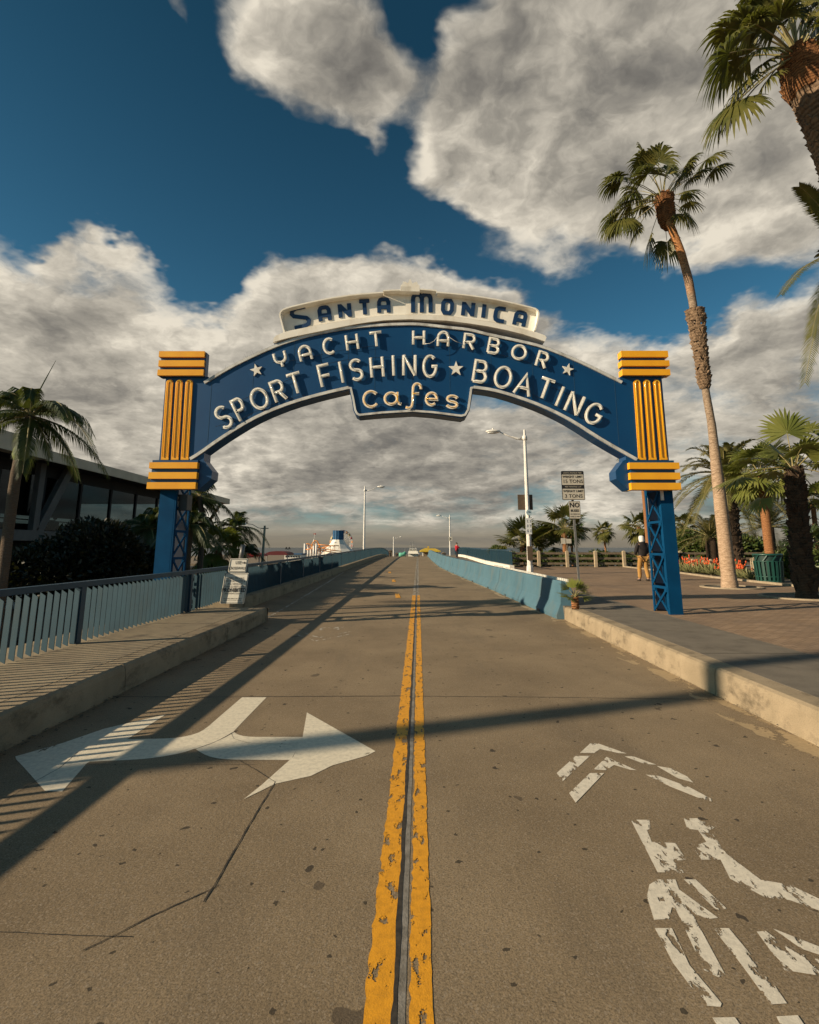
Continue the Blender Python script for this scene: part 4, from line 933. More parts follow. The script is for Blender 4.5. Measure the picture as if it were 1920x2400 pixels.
def boots(mb, pts, rs, n, size, m=0, up=.6):
    for i in range(n):
        t = i / n; k = t * (len(pts) - 1); j = min(int(k), len(pts) - 2); f = k - j; f = min(1., max(0., f + R_(-.5, .5) * (len(pts) - 1) / n ** .5))
        c = V(pts[j]).lerp(V(pts[j + 1]), f); r = rs[j] + (rs[j + 1] - rs[j]) * f; a = i * GA + R_(-.35, .35)
        o = V((cos(a), sin(a), 0)); s_ = V((-sin(a), cos(a), 0)) * size * .5; sz = size * R_(.8, 1.2)
        p = c + o * r * .93
        mb.add([p - s_, p + s_, p + o * sz * R_(.25, .6) + s_ * .55 + V((0, 0, sz * up)), p + o * sz * .35 - s_ * .55 + V((0, 0, sz * up)), p - s_ * .7 + V((0, 0, sz * .9)), p + s_ * .7 + V((0, 0, sz * .9))],
               [(0, 1, 2, 3), (3, 2, 5, 4), (0, 3, 4), (1, 5, 2)], m)
def fanpalm(name, base, top, r0, r1, nleaf, R, pet, lm, tm, label, group=None, wind=(0, 0, 0), skirt=0, nb=22, droop=.5, mid=None, explicit=None, lo=-50, bootn=0, boots_from=.0, hi=75, pw_=.012, thin=1., radii=None):
    t = thing(name, base, label, 'palm tree', group); base, top = V(base), V(top)
    pts = [base] + (mid or []) + [top]; rs = [r0 + (r1 - r0) * i / (len(pts) - 1) for i in range(len(pts))]
    if radii: rs = [r0] + radii + [r1]
    mb = MB(); trunk(mb, [base - V((0, 0, .05)), base + V((0, 0, .35))] + pts[1:], [r0 * 1.25, r0 * 1.03] + rs[1:]); 
    if bootn:
        a = pts; boots(mb, a, rs, bootn, r0 * .9)
    obj('trunk', mb, tm, t)
    mb = MB()
    if explicit:
        for q, Rk in explicit: fan(mb, top + V((R_(-.05, .05), R_(-.05, .05), .1)), q, Rk, 30, 0, 1, droop, pw_=pw_)
    if nleaf: crownfan(mb, top + V((0, 0, .05)), nleaf, R, pet, wind, nb, lo=lo, droop=droop, hi=hi, pw_=pw_, thin=thin)
    obj('crown', mb, [M['stem'], lm], t)
    if skirt:
        mb = MB()
        for i in range(skirt):
            a = i * GA; o = V((cos(a), sin(a), 0)); p = top + o * r1 * .8 + V((0, 0, -R_(0, .25) * pet)); L = pet * R_(.5, .9)
            s_ = V((-sin(a), cos(a), 0)) * .05
            mb.add([p - s_, p + s_, p + o * .18 * L + V((0, 0, -L)) + s_ * 1.6, p + o * .22 * L + V((0, 0, -L)) - s_], [(0, 1, 2, 3)])
        obj('skirt', mb, M['dead'], t)
    return t
# tall central palm of the plaza
b0 = G(1711, 1378, .29); Yc = b0.y
tp = P(1556, 478, Yc + .2)
TT = [(1687, 1163, .195), (1677, 1075, .165), (1668, 992, .13), (1656, 928, .125), (1644, 840, .125), (1633, 770, .13), (1624, 710, .135), (1613, 651, .145), (1595, 587, .14), (1572, 531, .14)]
mid = [P(x, y, Yc) for x, y, q in TT]
ex = [(1380 + x / 3.08, y / 3.08, R_(-1., 1.), r) for x, y, r in ((405, 1130, .85), (500, 1165, .8), (250, 1290, .8), (350, 1370, .75), (170, 1545, .7), (240, 1575, .75), (330, 1590, .5), (700, 1190, .7), (860, 1140, .75), (800, 1230, .6), (690, 1385, .6), (705, 1530, .65), (440, 1720, .7), (565, 1740, .65), (470, 1400, .8), (560, 1260, .7), (430, 1250, .8), (300, 1460, .7), (390, 1480, .6), (640, 1290, .5))]
for i in range(len(ex)): pass
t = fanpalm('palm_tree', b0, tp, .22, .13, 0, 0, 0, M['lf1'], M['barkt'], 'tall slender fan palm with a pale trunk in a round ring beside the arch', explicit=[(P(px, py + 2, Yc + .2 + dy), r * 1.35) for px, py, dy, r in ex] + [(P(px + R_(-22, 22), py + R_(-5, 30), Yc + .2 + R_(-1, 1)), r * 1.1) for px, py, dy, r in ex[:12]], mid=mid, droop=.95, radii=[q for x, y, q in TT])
tr = [c for c in t.children if c.name.startswith('trunk')][0]
mb = MB(); boots(mb, [P(1652, 912, Yc), P(1650, 890, Yc), P(1641, 821, Yc), P(1633, 755, Yc), P(1628, 735, Yc)], [.14, .17, .2, .27, .24], 360, .19, up=.85); obj('leaf_stubs', mb, M['boots'], tr)
mb = MB(); mb.tube([P(1567, 537, Yc + .2), P(1562, 515, Yc + .2), P(1558, 492, Yc + .2), P(1556, 470, Yc + .2)], [.15, .3, .29, .16], 14)
boots(mb, [P(1566, 530, Yc + .2), P(1556, 470, Yc + .2)], [.25, .3], 220, .2, up=.9); obj('brown_boss', mb, M['boss'], tr)
# big near palm at the top right corner
b1 = V((10.9, 9.9, .29)); tp1 = P(1872, 150, 9.9)
ex1 = [(1380 + x / 3.08, y / 3.08, R_(-.8, .8), r) for x, y, r in ((1010, 385, .85), (1150, 400, .6), (1130, 150, .7), (1250, 200, .6), (1240, 480, .55), (1100, 640, .75), (1060, 740, .8), (1290, 60, .8), (1400, -20, .9), (1250, -40, .7), (1480, 20, .8), (1560, 60, .9), (1650, 100, .9), (1750, 250, .9), (1850, 420, .9), (1700, -80, 1.), (1380, 150, .6), (1800, 20, .9), (1630, 400, .5))]
t = fanpalm('palm_tree', b1, tp1, .36, .34, 0, 0, 0, M['lf1'], M['boots'], 'stout fan palm with rough bark, cut off by the top right corner', explicit=[(P(px, py, 9.9 + dy), r * 1.25) for px, py, dy, r in ex1] + [(P(px + R_(-40, 40), py + R_(-20, 50), 9.9 + R_(-.8, .8)), r) for px, py, dy, r in ex1], droop=.95, mid=[P(2030, 700, 9.9), P(1972, 400, 9.9), P(1925, 270, 9.9)], pw_=.016)
tr = [c for c in t.children if c.name.startswith('trunk')][0]
mb = MB(); boots(mb, [P(2030, 700, 9.9), P(1972, 400, 9.9), P(1925, 270, 9.9), P(1895, 205, 9.9)], [.36, .35, .36, .36], 1100, .2, up=.8); obj('leaf_stubs', mb, M['boots'], tr)
BQ = [P(1902, 222, 9.9), P(1893, 200, 9.9), P(1880, 170, 9.9), P(1872, 143, 9.9)]
mb = MB(); mb.tube(BQ, [.34, .43, .38, .24], 16)
boots(mb, BQ, [.42, .42, .36, .26], 420, .22, up=1.0); obj('brown_boss', mb, M['boss'], tr)
# date palm whose fronds reach in from the right edge
c = P(1995, 590, 11.5); t = thing('palm_tree', (c.x, c.y, .29), 'feathery palm standing past the right edge, only its drooping frond tips in view', 'palm tree')
mb = MB(); trunk(mb, [V((c.x, c.y, .2)), V((c.x, c.y, 3)), c], [.34, .28, .26]); obj('trunk', mb, M['boots'], t)
mb = MB()
for tx, ty in ((1830, 690), (1875, 440), (1885, 900), (1900, 790), (1925, 590), (1990, 850), (2050, 300), (2150, 500), (2180, 700), (2080, 900), (1960, 330)):
    q = P(tx, ty, 11.5 + R_(-1., 1.)); Lr = (q - c).length; dr = .4; D = ((q - c) + V((0, 0, .8 * dr * Lr))) / (1 - .12 * dr)
    feather(mb, c, D, D.length, 90, .46, dr * Lr / D.length, hang=.3, w=.034, up=.1)
obj('crown', mb, [M['stem'], M['lf1']], t)
# broad date palm behind the tall trunk
c = P(1700, 1120, 27); t = thing('palm_tree', (c.x, c.y, .25), 'broad date palm with arching olive fronds behind the tall slender palm', 'palm tree')
mb = MB(); trunk(mb, [V((c.x, c.y, .0)), V((c.x, c.y, 2)), c], [.45, .4, .42]); boots(mb, [V((c.x, c.y, .2)), c], [.42, .42], 220, .22); obj('trunk', mb, M['bark3'], t)
mb = MB()
for i in range(52):
    el = rd(82 - 118 * (i + .5) / 52); az = i * GA; d = V((cos(az) * cos(el), sin(az) * cos(el), sin(el)))
    feather(mb, c + V((0, 0, .2)), d, R_(2.9, 3.6), 54, .5, R_(.45, .7), hang=.25, w=.055, rr=.025, up=.3)
obj('crown', mb, [M['stem'], M['lf3']], t)
# lower feather palm below it and one at right
for (px, py, Y, n, L, lab) in ((1665, 1240, 30, 26, 2.6, 'low bushy feather palm sprouting behind the flower bed under the date palm'), (1800, 1215, 31, 40, 3.4, 'dense feather palm filling the gap behind the reddish palm trunk')):
    c = P(px, py + 20, Y); t = thing('palm_tree', (c.x, c.y, .0), lab, 'palm tree')
    mb = MB(); trunk(mb, [V((c.x, c.y, -.1)), c], [.3, .3], seg=4); obj('trunk', mb, M['bark3'], t)
    mb = MB()
    for i in range(n):
        el = rd(80 - 85 * (i + .5) / n); az = i * GA; d = V((cos(az) * cos(el), sin(az) * cos(el), sin(el)))
        feather(mb, c, d, L * R_(.8, 1.1), 34, .5, R_(.35, .6), hang=.3, w=.04, rr=.02)
    obj('crown', mb, [M['stem'], M['lf3'] if n < 30 else M['lf1']], t)
# fan palm with reddish straight trunk behind the bin
b_, = (P(1808, 1330, 21.6),); tq = P(1784, 1118, 21.6)
fanpalm('palm_tree', (b_.x, 21.6, .25), tq, .19, .16, 26, .95, .95, M['lf2'], M['bark2'], 'fan palm with a straight reddish trunk standing behind the green litter bin', wind=(-.12, 0, .05), droop=.45, lo=-35, nb=26, skirt=14)
# dark near fan palm at right
b_ = G(1892, 1402, .29); tq = P(1864, 1110, b_.y)
mids = [P(1880, 1330, b_.y), P(1872, 1220, b_.y)]
exr = [(1845, 1015, 0, .9), (1765, 1075, -.3, .8), (1730, 1120, .2, .85), (1930, 1060, .3, .9), (1960, 1120, -.4, .8), (1900, 1010, .5, .8), (1785, 1170, -.2, .6), (1930, 1175, .2, .6), (1820, 1060, .9, .8), (1880, 1050, -.9, .7), (1990, 1030, 0, .8)]
t = fanpalm('palm_tree', b_, tq, .21, .17, 7, .75, .6, M['lf2'], M['bark3'], 'dark shaggy-trunked fan palm growing from a round ring at the right edge', explicit=[(P(px, py, b_.y + dy), r) for px, py, dy, r in exr], droop=.3, mid=mids, lo=10)
tr = [c for c in t.children if c.name.startswith('trunk')][0]
mb = MB(); boots(mb, [V(b_) + V((0, 0, .15))] + mids + [tq], [.23, .18, .17, .16], 300, .24, up=1.15)
for i in range(70):
    k = R_(.25, .95); p = V(b_).lerp(tq, k); a = R_(0, 6.3); o = V((cos(a), sin(a), 0)); p = p + o * .14; q = p + o * R_(.12, .26) + V((0, 0, R_(.05, .2))); mb.bar(p, q, .02, .012); mb.bar(q, q + o * .07 - V((0, 0, .07)), .014, .01)
obj('leaf_stubs', mb, M['bark3'], tr)
# palms beyond the timber fence
def small(px, py, Y, gz, R, n, lm, lab, r0=.14, dr=.4, nb=20, sk=8, lo=-40, pet=None, pxb=None, tm='bark2', hi=75):
    c = P(px, py, Y); bx = P(pxb or px + 4, py + 60, Y).x
    return fanpalm('palm_tree', (bx, Y, gz), c, r0, r0 * .8, n, R, pet or R * .9, lm, M[tm], lab, nb=nb, droop=dr, skirt=sk, lo=lo, hi=hi, pw_=.012 * max(1, Y / 40))
small(1322, 1240, 38, -1, 1.25, 20, M['lf1'], 'bushy fan palm beyond the timber fence, behind the weight limit sign pole', .2, .3, 24, lo=-25)
small(1224, 1282, 40, -2, 1.45, 18, M['lf1'], 'low wide fan palm beyond the fence, behind the base of the near street lamp', .25, .25, 26, lo=0, sk=0)
small(1268, 1284, 42, -2, 1.2, 14, M['lf4'], 'dark low fan palm beyond the fence, between the lamp and the bushy palm', .2, .3, 24, lo=0, sk=0)
small(1338, 1247, 44, -3, .9, 16, M['lf4'], 'thin dark fan palm just right of the bushy palm beyond the fence', .1, .5, 18, pxb=1343)
small(1414, 1246, 75, -5, 1.1, 26, M['lf1'], 'small round-headed palm standing alone against the sea', .16, .6, 18, sk=14, pxb=1428, lo=-60)
small(1497, 1236, 50, -3, 1.15, 22, M['lf1'], 'fan palm beyond the fence just above the hooded walker', .2, .6, 18, sk=16, pxb=1500, lo=-60)
small(1600, 1232, 62, -4, 1.15, 24, M['lf1'], 'small palm against the sky just right of the right tower', .15, .6, 18, sk=12, pxb=1612, lo=-60)
c = P(1500, 1072, 42); fanpalm('palm_tree', (P(1521, 1290, 42).x, 42, -2), c, .2, .16, 18, .95, .9, M['lf1'], M['bark2'], 'tall palm whose bare brown trunk runs up behind the foot of the arch', droop=.8, skirt=6, lo=-60, mid=[P(1512, 1180, 42)])
for px, py, Y, lm, lab in ((1895, 1290, 26, 'lf4', 'dark fan palm low in the gap at the right edge'), (1905, 1180, 30, 'lf5', 'yellowish palm peeping out behind the dark shaggy palm')):
    small(px, py, Y, 0, .9, 14, M[lm], lab, .15, .4, 18, lo=-20, sk=0)
# seedling by the end of the barriers
b_ = G(1349, 1428, .29); t = thing('palm_seedling', b_, 'knee-high palm seedling growing at the end of the blue barriers', 'palm')
mb = MB(); mb.tube([b_, b_ + V((0, 0, .12)), b_ + V((0, 0, .26))], [.075, .085, .05], 10); boots(mb, [b_, b_ + V((0, 0, .24))], [.07, .06], 40, .06); obj('stem', mb, M['bark2'], t)
mb = MB()
for i, (dx, dy, dz) in enumerate(((-.3, -.05, .2), (-.18, .1, .42), (-.05, 0, .5), (.08, -.1, .42), (.2, 0, .35), (.28, .1, .22), (-.22, -.2, .1), (.12, .15, .5), (.25, -.15, .1), (0, -.25, .2))):
    fan(mb, b_ + V((0, 0, .22)), b_ + V((dx * .6, dy * .6, .22 + dz * .45)), .27, 14, 0, 1, .15, spread=75, pw_=.006)
obj('leaves', mb, [M['stem'], M['lf2']], t)
# left side queen palms
def queen(px, py, Y, gz, trpx, L, nf, lab, lm='lf4', rr=.13, shaft=True, spear=False, ex=None, hang=.8, dr=.75, ll=.5, curve=None):
    c = P(px, py, Y); t = thing('palm_tree', (P(trpx[-1][0], trpx[-1][1], Y).x, Y, gz), lab, 'palm tree')
    pts = [P(a, b, Y) for a, b in trpx]; pts = [V((pts[-1].x - (pts[0].x - pts[-1].x) * .3, Y, gz))] + pts[::-1] + [c]
    mb = MB(); trunk(mb, pts, [rr * 1.3] + [rr] * (len(pts) - 1), seg=5); tr = obj('trunk', mb, M['ring'], t)
    if shaft:
        mb = MB(); p = pts[-2]; q = p.lerp(c, .97); mb.tube([p, p.lerp(q, .12), p.lerp(q, .5), q], [rr * 1.02, rr * 1.5, rr * 1.25, rr * .8], 14); obj('crownshaft', mb, M['shaft'], t)
    mb = MB(); fr = []
    if ex:
        for tx, ty, dy in ex:
            q = P(tx, ty, Y + dy); d = q - c; l = d.length; fr.append((d + V((0, 0, dr * l * .62)), l * 1.1))
    for i in range(nf):
        el = rd(75 - 85 * (i + .5) / nf); az = i * GA + px; fr.append((V((cos(az) * cos(el), sin(az) * cos(el), sin(el))), L * R_(.85, 1.1)))
    for d, l in fr: feather(mb, c, d, l, 60, ll, dr * R_(.85, 1.15), hang=hang, w=.03, rr=.018, up=.15)
    if spear: mb.tube([c, c + V((.08, 0, .5)), c + V((.42, 0, 1.35))], [.03, .02, .004], 5, 1)
    obj('crown', mb, [M['stem'], M[lm]], t)
    return t
queen(72, 975, 11.5, -1.55, [(45, 1080), (36, 1120), (20, 1240), (8, 1340)], 1.9, 8, 'left-hand palm with a green crownshaft leaning in front of the dark building', spear=True, rr=.11,
      ex=[(235, 1010, -.3), (150, 1045, .3), (100, 1040, 0), (-40, 905, .4), (-60, 990, -.5), (20, 880, .5), (215, 960, .8), (180, 930, -.8), (-80, 1050, 0), (-30, 860, 0), (160, 1080, .9), (60, 1060, -.6), (-120, 940, .6)], ll=.42)
queen(468, 1165, 18, -1.55, [(478, 1240), (471, 1300)], 1.5, 5, 'leaning palm with hanging fronds under the far end of the building roof', ex=[(500, 1190, .5), (400, 1165, -.4), (430, 1150, 0), (500, 1215, 0), (440, 1220, .3), (420, 1190, .5), (395, 1200, 0)], shaft=False, rr=.09)
queen(445, 1235, 16, -1.55, [(440, 1290), (437, 1330)], 1.35, 12, 'dark palm crowding against the left tower', shaft=False, rr=.11, ll=.4)
queen(420, 1215, 19, -1.55, [(412, 1290), (408, 1330)], 1.7, 12, 'dark palm half hidden behind the left tower', shaft=False, rr=.1)
queen(352, 1240, 17, -1.55, [(330, 1310), (322, 1350)], 1.5, 12, 'slanting dark palm in front of the building windows, left of the left tower', shaft=False, rr=.09)
queen(375, 1225, 19, -1.55, [(352, 1300), (347, 1350)], 1.6, 12, 'second slanting palm, touching the left tower from its left', shaft=False, rr=.09)
queen(552, 1238, 24, -1.55, [(549, 1290), (546, 1320)], 2.1, 5, 'round-crowned palm just behind the crosswalk sign', ex=[(520, 1200, 0), (545, 1190, .4), (560, 1200, -.4), (500, 1250, 0), (605, 1262, 0), (590, 1255, .6), (498, 1225, .5), (575, 1265, 0), (515, 1262, .8), (590, 1235, .4)], shaft=False, rr=.1, hang=.5, ll=.5)
queen(575, 1290, 30, -1.55, [(572, 1320)], 1.6, 5, 'low dark palm spreading right, behind the crosswalk sign', ex=[(612, 1283, 0), (600, 1300, .5), (545, 1290, 0), (600, 1272, -.5)], shaft=False, rr=.1)
small(513, 1290, 22, -1.55, .75, 26, M['lf5'], 'yellow-green bushy palm beside the crosswalk sign', .16, .8, 20, lo=-75, sk=0)
# palm off to the left whose soft trunk shadow crosses the road
c = V((-21.0, -2.35, 0)); t = fanpalm('palm_tree', (-21.1, -2.4, -1.55), (-20.9, -2.3, 14.5), .2, .17, 26, .9, .9, M['lf1'], M['ring'], 'tall palm standing out of frame to the left', droop=.8, skirt=10)
# ================= shrubs, bed
def shrub(name, c, r, n, size, lm, label, cat='shrub', group=None, lumps=7, gz=None, stems=True):
    t = thing(name, (c[0], c[1], gz if gz is not None else c[2] - r[2]), label, cat, group); c = V(c)
    mb = MB(); L = [(c, V(r) * .75)]
    for i in range(lumps):
        a = i * GA; e = R_(-.3, .9); d = V((cos(a) * cos(e), sin(a) * cos(e), sin(e))); L.append((c + V((d.x * r[0] * .55, d.y * r[1] * .55, d.z * r[2] * .55)), V(r) * R_(.38, .55)))
    for i in range(n):
        cc, rr = random.choice(L); d = V((random.gauss(0, 1), random.gauss(0, 1), random.gauss(0, 1))).normalized(); k = R_(.45, 1.05) ** .5
        p = cc + V((d.x * rr.x, d.y * rr.y, d.z * rr.z)) * k
        if p.z < ORG[t.name].z: continue
        o = (d + V((R_(-1, 1), R_(-1, 1), R_(-.6, 1)))).normalized(); s_ = o.cross(V((R_(-1, 1), R_(-1, 1), R_(-1, 1)))).normalized(); l = size * R_(.6, 1.4)
        mb.add([p, p + o * l * .5 + s_ * l * .22, p + o * l, p + o * l * .5 - s_ * l * .22], [(0, 1, 2, 3)])
    obj('foliage', mb, lm, t)
    mb = MB(); g = ORG[t.name]
    for i in range(5):
        q = c + V((R_(-.4, .4) * r[0], R_(-.4, .4) * r[1], R_(0, .4) * r[2])); mb.tube([V((g.x + R_(-.1, .1), g.y + R_(-.1, .1), g.z)), V(((g.x + q.x) / 2, (g.y + q.y) / 2, g.z + (q.z - g.z) * .4)), q], [.06, .045, .02], 6)
    obj('stem', mb, M['bark3'], t)
    return t
def sh(px, py, Y, rx, ry, rz, n, size, lm, label, gz=None): 
    c = P(px, py, Y); return shrub('shrub', (c.x, c.y, c.z), (rx, ry, rz), n, size, M[lm], label, gz=gz)
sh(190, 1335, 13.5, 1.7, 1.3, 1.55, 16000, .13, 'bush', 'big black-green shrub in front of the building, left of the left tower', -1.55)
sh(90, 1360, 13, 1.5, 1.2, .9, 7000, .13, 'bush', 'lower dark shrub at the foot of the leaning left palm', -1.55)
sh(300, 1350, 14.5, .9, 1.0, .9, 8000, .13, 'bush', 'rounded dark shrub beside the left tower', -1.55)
sh(1640, 1282, 37.5, 1.9, 1.2, 1.5, 5000, .26, 'hedge', 'rounded grey-green shrub behind the flower bed, right of the right tower', -.5)
sh(1720, 1285, 38, 2.4, 1.2, 1.4, 5000, .28, 'hedge', 'wide dark green shrub behind the tall slender palm', -.5)
sh(1850, 1330, 22.5, 1.4, 1.0, .7, 4000, .2, 'hedge', 'leafy shrub right of the litter bin', .25)
sh(1935, 1330, 22, 1.5, 1.0, .9, 3000, .2, 'hedge', 'leafy shrub at the right edge past the shaggy palm', .25)
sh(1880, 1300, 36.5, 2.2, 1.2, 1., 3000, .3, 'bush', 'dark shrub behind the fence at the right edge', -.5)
for px, rx, lab in ((1218, 1.3, 'behind the near street lamp'), (1262, 1.2, 'second from the lamp'), (1300, 1.1, 'under the bushy palm'), (1362, 1.3, 'between the bushy palm and the lone palm'), (1405, 1.0, 'under the lone palm'), (1440, 1.2, 'right of the lone palm'), (1480, 1.2, 'beside the hooded walker')):
    sh(px, 1313, 37.3, rx, .7, .62 + R_(-.1, .2), 1500, .17, 'hedge', 'low scrub beyond the timber fence, %s' % lab, -.9)
sh(1167, 1290, 58, .9, .7, .6, 900, .22, 'hedge', 'small dark bush peeping over the blue walkway railing', -3)
# flower bed with its kerb and stakes
bedc = [G(1587, 1343, .29), G(1677, 1355, .29), G(1835, 1372, .29), G(1990, 1388, .29)]
mb = MB()
for a, b in zip(bedc, bedc[1:]): mb.bar(a + V((0, 0, .03)), b + V((0, 0, .03)), .14, .09)
mb.bar(bedc[0] + V((0, 0, .03)), V((bedc[0].x + .6, 35.2, .32)), .14, .09)
obj('bed_kerb', mb, M['stone'], None, 'pale concrete edging of the flower bed on the right of the plaza', 'edging')
mb = MB(); mb.poly([p + V((.06, .06, .02)) for p in bedc] + [V((32, 16, .31)), V((32, 35.2, .31)), V((bedc[0].x + .7, 35.2, .31))]); obj('flower_bed_soil', mb, M['earth'], kind='structure')
def aloe(loc):
    t = thing('aloe_plant', loc, '', 'aloe plant', 'aloes with red flower spikes in the bed'); loc = V(loc); mb = MB()
    for i in range(26):
        a = i * GA; e = rd(80 - 62 * i / 26); d = V((cos(a) * cos(e), sin(a) * cos(e), sin(e))); s_ = V((-sin(a), cos(a), 0)) * .045; L = R_(.38, .55)
        p = loc + V((0, 0, .04)); q = p + d * L * .55; r = p + d * L + V((0, 0, .07)); mb.add([p - s_, p + s_, q + s_ * .8, q - s_ * .8, r, q - V((0, 0, .03))], [(0, 1, 2, 3), (3, 2, 4), (0, 3, 5), (1, 5, 2), (3, 4, 5), (2, 5, 4)])
    obj('leaves', mb, M['aloe'], t); mb = MB(); fb = MB()
    for i in range(8):
        a = R_(0, 6); kk = R_(.1, .42); q = loc + V((cos(a) * kk, sin(a) * kk, R_(.45, .66))); mb.bar(loc + V((0, 0, .1)), q, .012, .012)
        fb.tube([q, q + V((0, 0, .02)), q + V((.01, 0, .06)), q + V((.02, 0, .1))], [.01, .034, .028, .004], 6)
    obj('flower_stalks', mb, M['stem'], t); obj('flower_spikes', fb, M['flower'], t)
    return t
al = aloe((0, 0, 0)); first = True; k = 0
spots_ = []
for row, (dy, cnt) in enumerate(((.7, 13), (1.7, 12), (3., 11), (4.6, 9))):
    for i in range(cnt):
        f = .84 * (i + .5 + R_(-.3, .3)) / cnt; a = bedc[0].lerp(bedc[2], f) + V((dy * .5 + R_(-.2, .2), dy, .02)); spots_.append((a, row, i))
rows_ = ['front', 'second', 'third', 'rear']
for a, row, i in spots_:
    o = al if first else dup(al)
    o.location = a; o.rotation_euler = (0, 0, R_(0, 6)); s_ = R_(.75, 1.25); o.scale = (s_, s_, s_ * R_(.75, 1.15)); first = False
    o['label'] = 'spiky aloe with orange-red flowers in the bed, %s row, number %d from the tower' % (rows_[row], i + 1)
def stake(loc, h, label):
    t = thing('bed_stake', loc, label, 'stake', 'timber stakes round the flower bed'); x, y, z = loc; mb = MB(); mb.box(x - .05, y - .05, z, x + .05, y + .05, z + h - .03); mb.prism([(x - .05, y - .05, z + h - .03), (x + .05, y - .05, z + h - .03), (x, y - .05, z + h)], (0, .1, 0)); obj('post', mb, M['woodL'], t); return t
for px, py, h, lab in ((1626, 1345, .72, 'front stake nearest the tower'), (1669, 1350, .75, 'front stake just left of the tall slender palm'), (1773, 1362, .9, 'front stake touching the litter bin')):
    g = G(px, py, .29) + V((.1, .15, .02)); stake(g, h, 'pale timber %s' % lab)
for px, lab in ((1605, 'behind the first aloes beside the tower'), (1640, 'rear one between the first two front stakes'), (1675, 'rear one hidden beside the tall trunk'), (1750, 'rear one left of the litter bin')):
    g = P(px, 1330, 31); stake(V((g.x, 30.5, .31)), .7, 'pale timber stake, %s' % lab)
# planter rings
def ring(c, r, label):
    mb = MB(); n = 40; vs = []
    for i in range(n):
        a = 2 * pi * i / n; 
        for rr, zz in ((r, 0), (r, .035), (r - .13, .035), (r - .13, 0)): vs.append((c.x + rr * cos(a), c.y + rr * sin(a), c.z + zz))
    fs = []
    for i in range(n):
        j = (i + 1) % n
        for k in range(4): fs.append((4 * i + k, 4 * j + k, 4 * j + (k + 1) % 4, 4 * i + (k + 1) % 4))
    mb.add(vs, fs); o = obj('planter_ring', mb, M['stone'], None, label, 'planter ring', 'concrete rings round the palms')
    mb = MB(); mb.poly([(c.x + (r - .12) * cos(2 * pi * i / n), c.y + (r - .12) * sin(2 * pi * i / n), c.z + .006) for i in range(n)]); obj('ring_soil', mb, M['earth'], o)
ring(G(1714, 1377, .29), .92, 'round concrete ring set in the paving at the foot of the tall slender palm')
ring(G(1885, 1400, .29), 1.05, 'round concrete ring in the paving under the dark shaggy palm')

# ================= timber fence behind the plaza
t = thing('timber_fence', (P(1190, 1330, 35.5).x, 35.5, .29), 'weathered three-rail timber fence along the far edge of the plaza', 'fence')
px = 1194.; xs = []
x0 = P(1197, 1325, 35.4).x; xs = [x0 + 1.925 * i for i in range(14)]
for x in xs:
    mb = MB(); mb.box(x - .09, 35.3, .2, x + .09, 35.48, 1.34); mb.add([(x - .09, 35.3, 1.34), (x + .09, 35.3, 1.34), (x + .09, 35.48, 1.34), (x - .09, 35.48, 1.34), (x, 35.39, 1.4)], [(0, 1, 4), (1, 2, 4), (2, 3, 4), (3, 0, 4)]); obj('post', mb, M['woodL'], t)
for z in (.52, .86, 1.2):
    mb = MB(); mb.box(xs[0], 35.481, z - .07, xs[-1] + 3, 35.55, z + .07); obj('rail', mb, M['wood'], t)
mb = MB(); mb.box(xs[0], 35.56, .22, xs[-1] + 3, 35.62, .36); obj('toe_board', mb, M['wood'], t)
p = P(1329, 1268, 36); t = thing('fence_notice', (p.x, 36, .2), 'two small pale notices on a post beyond the timber fence, under the bushy palm', 'notice')
mb = MB(); mb.box(p.x - .04, 36.02, -.5, p.x + .04, 36.1, p.z + .2); obj('post', mb, M['wood'], t)
mb = MB(); mb.box(p.x - .42, 35.98, p.z - .2, p.x - .1, 36.0, p.z + .2); obj('notice_board', mb, M['signw'], t)
mb = MB(); mb.box(p.x - .05, 35.98, p.z - .17, p.x + .3, 36.0, p.z + .15); obj('notice_board', mb, M['signw'], t)
# ================= litter bins
def bin_(c, r, h, lm, label):
    t = thing('litter_bin', c, label, 'litter bin'); x, y, z = c; mb = MB(); mb.lathe((x, y, z), [(r * .80, .06), (r * .84, h * .3), (r * .90, h * .9), (r * .9, h * .93)], 28); obj('liner', mb, M['darkbox'] if lm != 'green' else mat('bin liner', (.004, .03, .025), rough=.6), t)
    mb = MB(); mb.lathe((x, y, z), [(r * .88, 0), (r * .9, .02), (r * .9, .10), (r * .86, .101)], 28); mb.lathe((x, y, z), [(r * .99, h * .72), (r * 1.0, h * .725), (r * 1.01, h * .745), (r * .96, h * .746)], 28)
    mb.lathe((x, y, z), [(r * 1.0, h * .93), (r * 1.04, h * .95), (r * 1.04, h * .985), (r * .96, h), (r * .7, h * 1.0), (r * .68, h * .94)], 28); mb.lathe((x, y, z), [(r * .92, h * .2), (r * .94, h * .205), (r * .94, h * .235), (r * .9, h * .236)], 28)
    obj('hoops', mb, M[lm], t); mb = MB(); n = 20
    for i in range(n):
        a = 2 * pi * i / n
        def q(rr, zz): return V((x + rr * cos(a), y + rr * sin(a), z + zz))
        mb.bar(q(r * .9, .03), q(r * .99, h * .75), .065 * r / .42, .02, up=V((cos(a), sin(a), 0)))
        b = a + 2 * pi / n
        if i % 2 == 0: mb.bar(q(r * .99, h * .75), V((x + r * 1.0 * cos(b), y + r * 1.0 * sin(b), z + h * .94)), .035, .02, up=V((cos(a), sin(a), 0)))
    obj('slats', mb, M[lm], t); return t
g = G(1806, 1366, .29); bin_(g, .475, 1.08, 'green', 'dark green slatted litter bin in front of the flower bed')
g = G(1588, 1339, .29); bin_(V((g.x, g.y, .29)), .36, 1.02, 'darkbox', 'black litter bin half hidden behind the right tower')

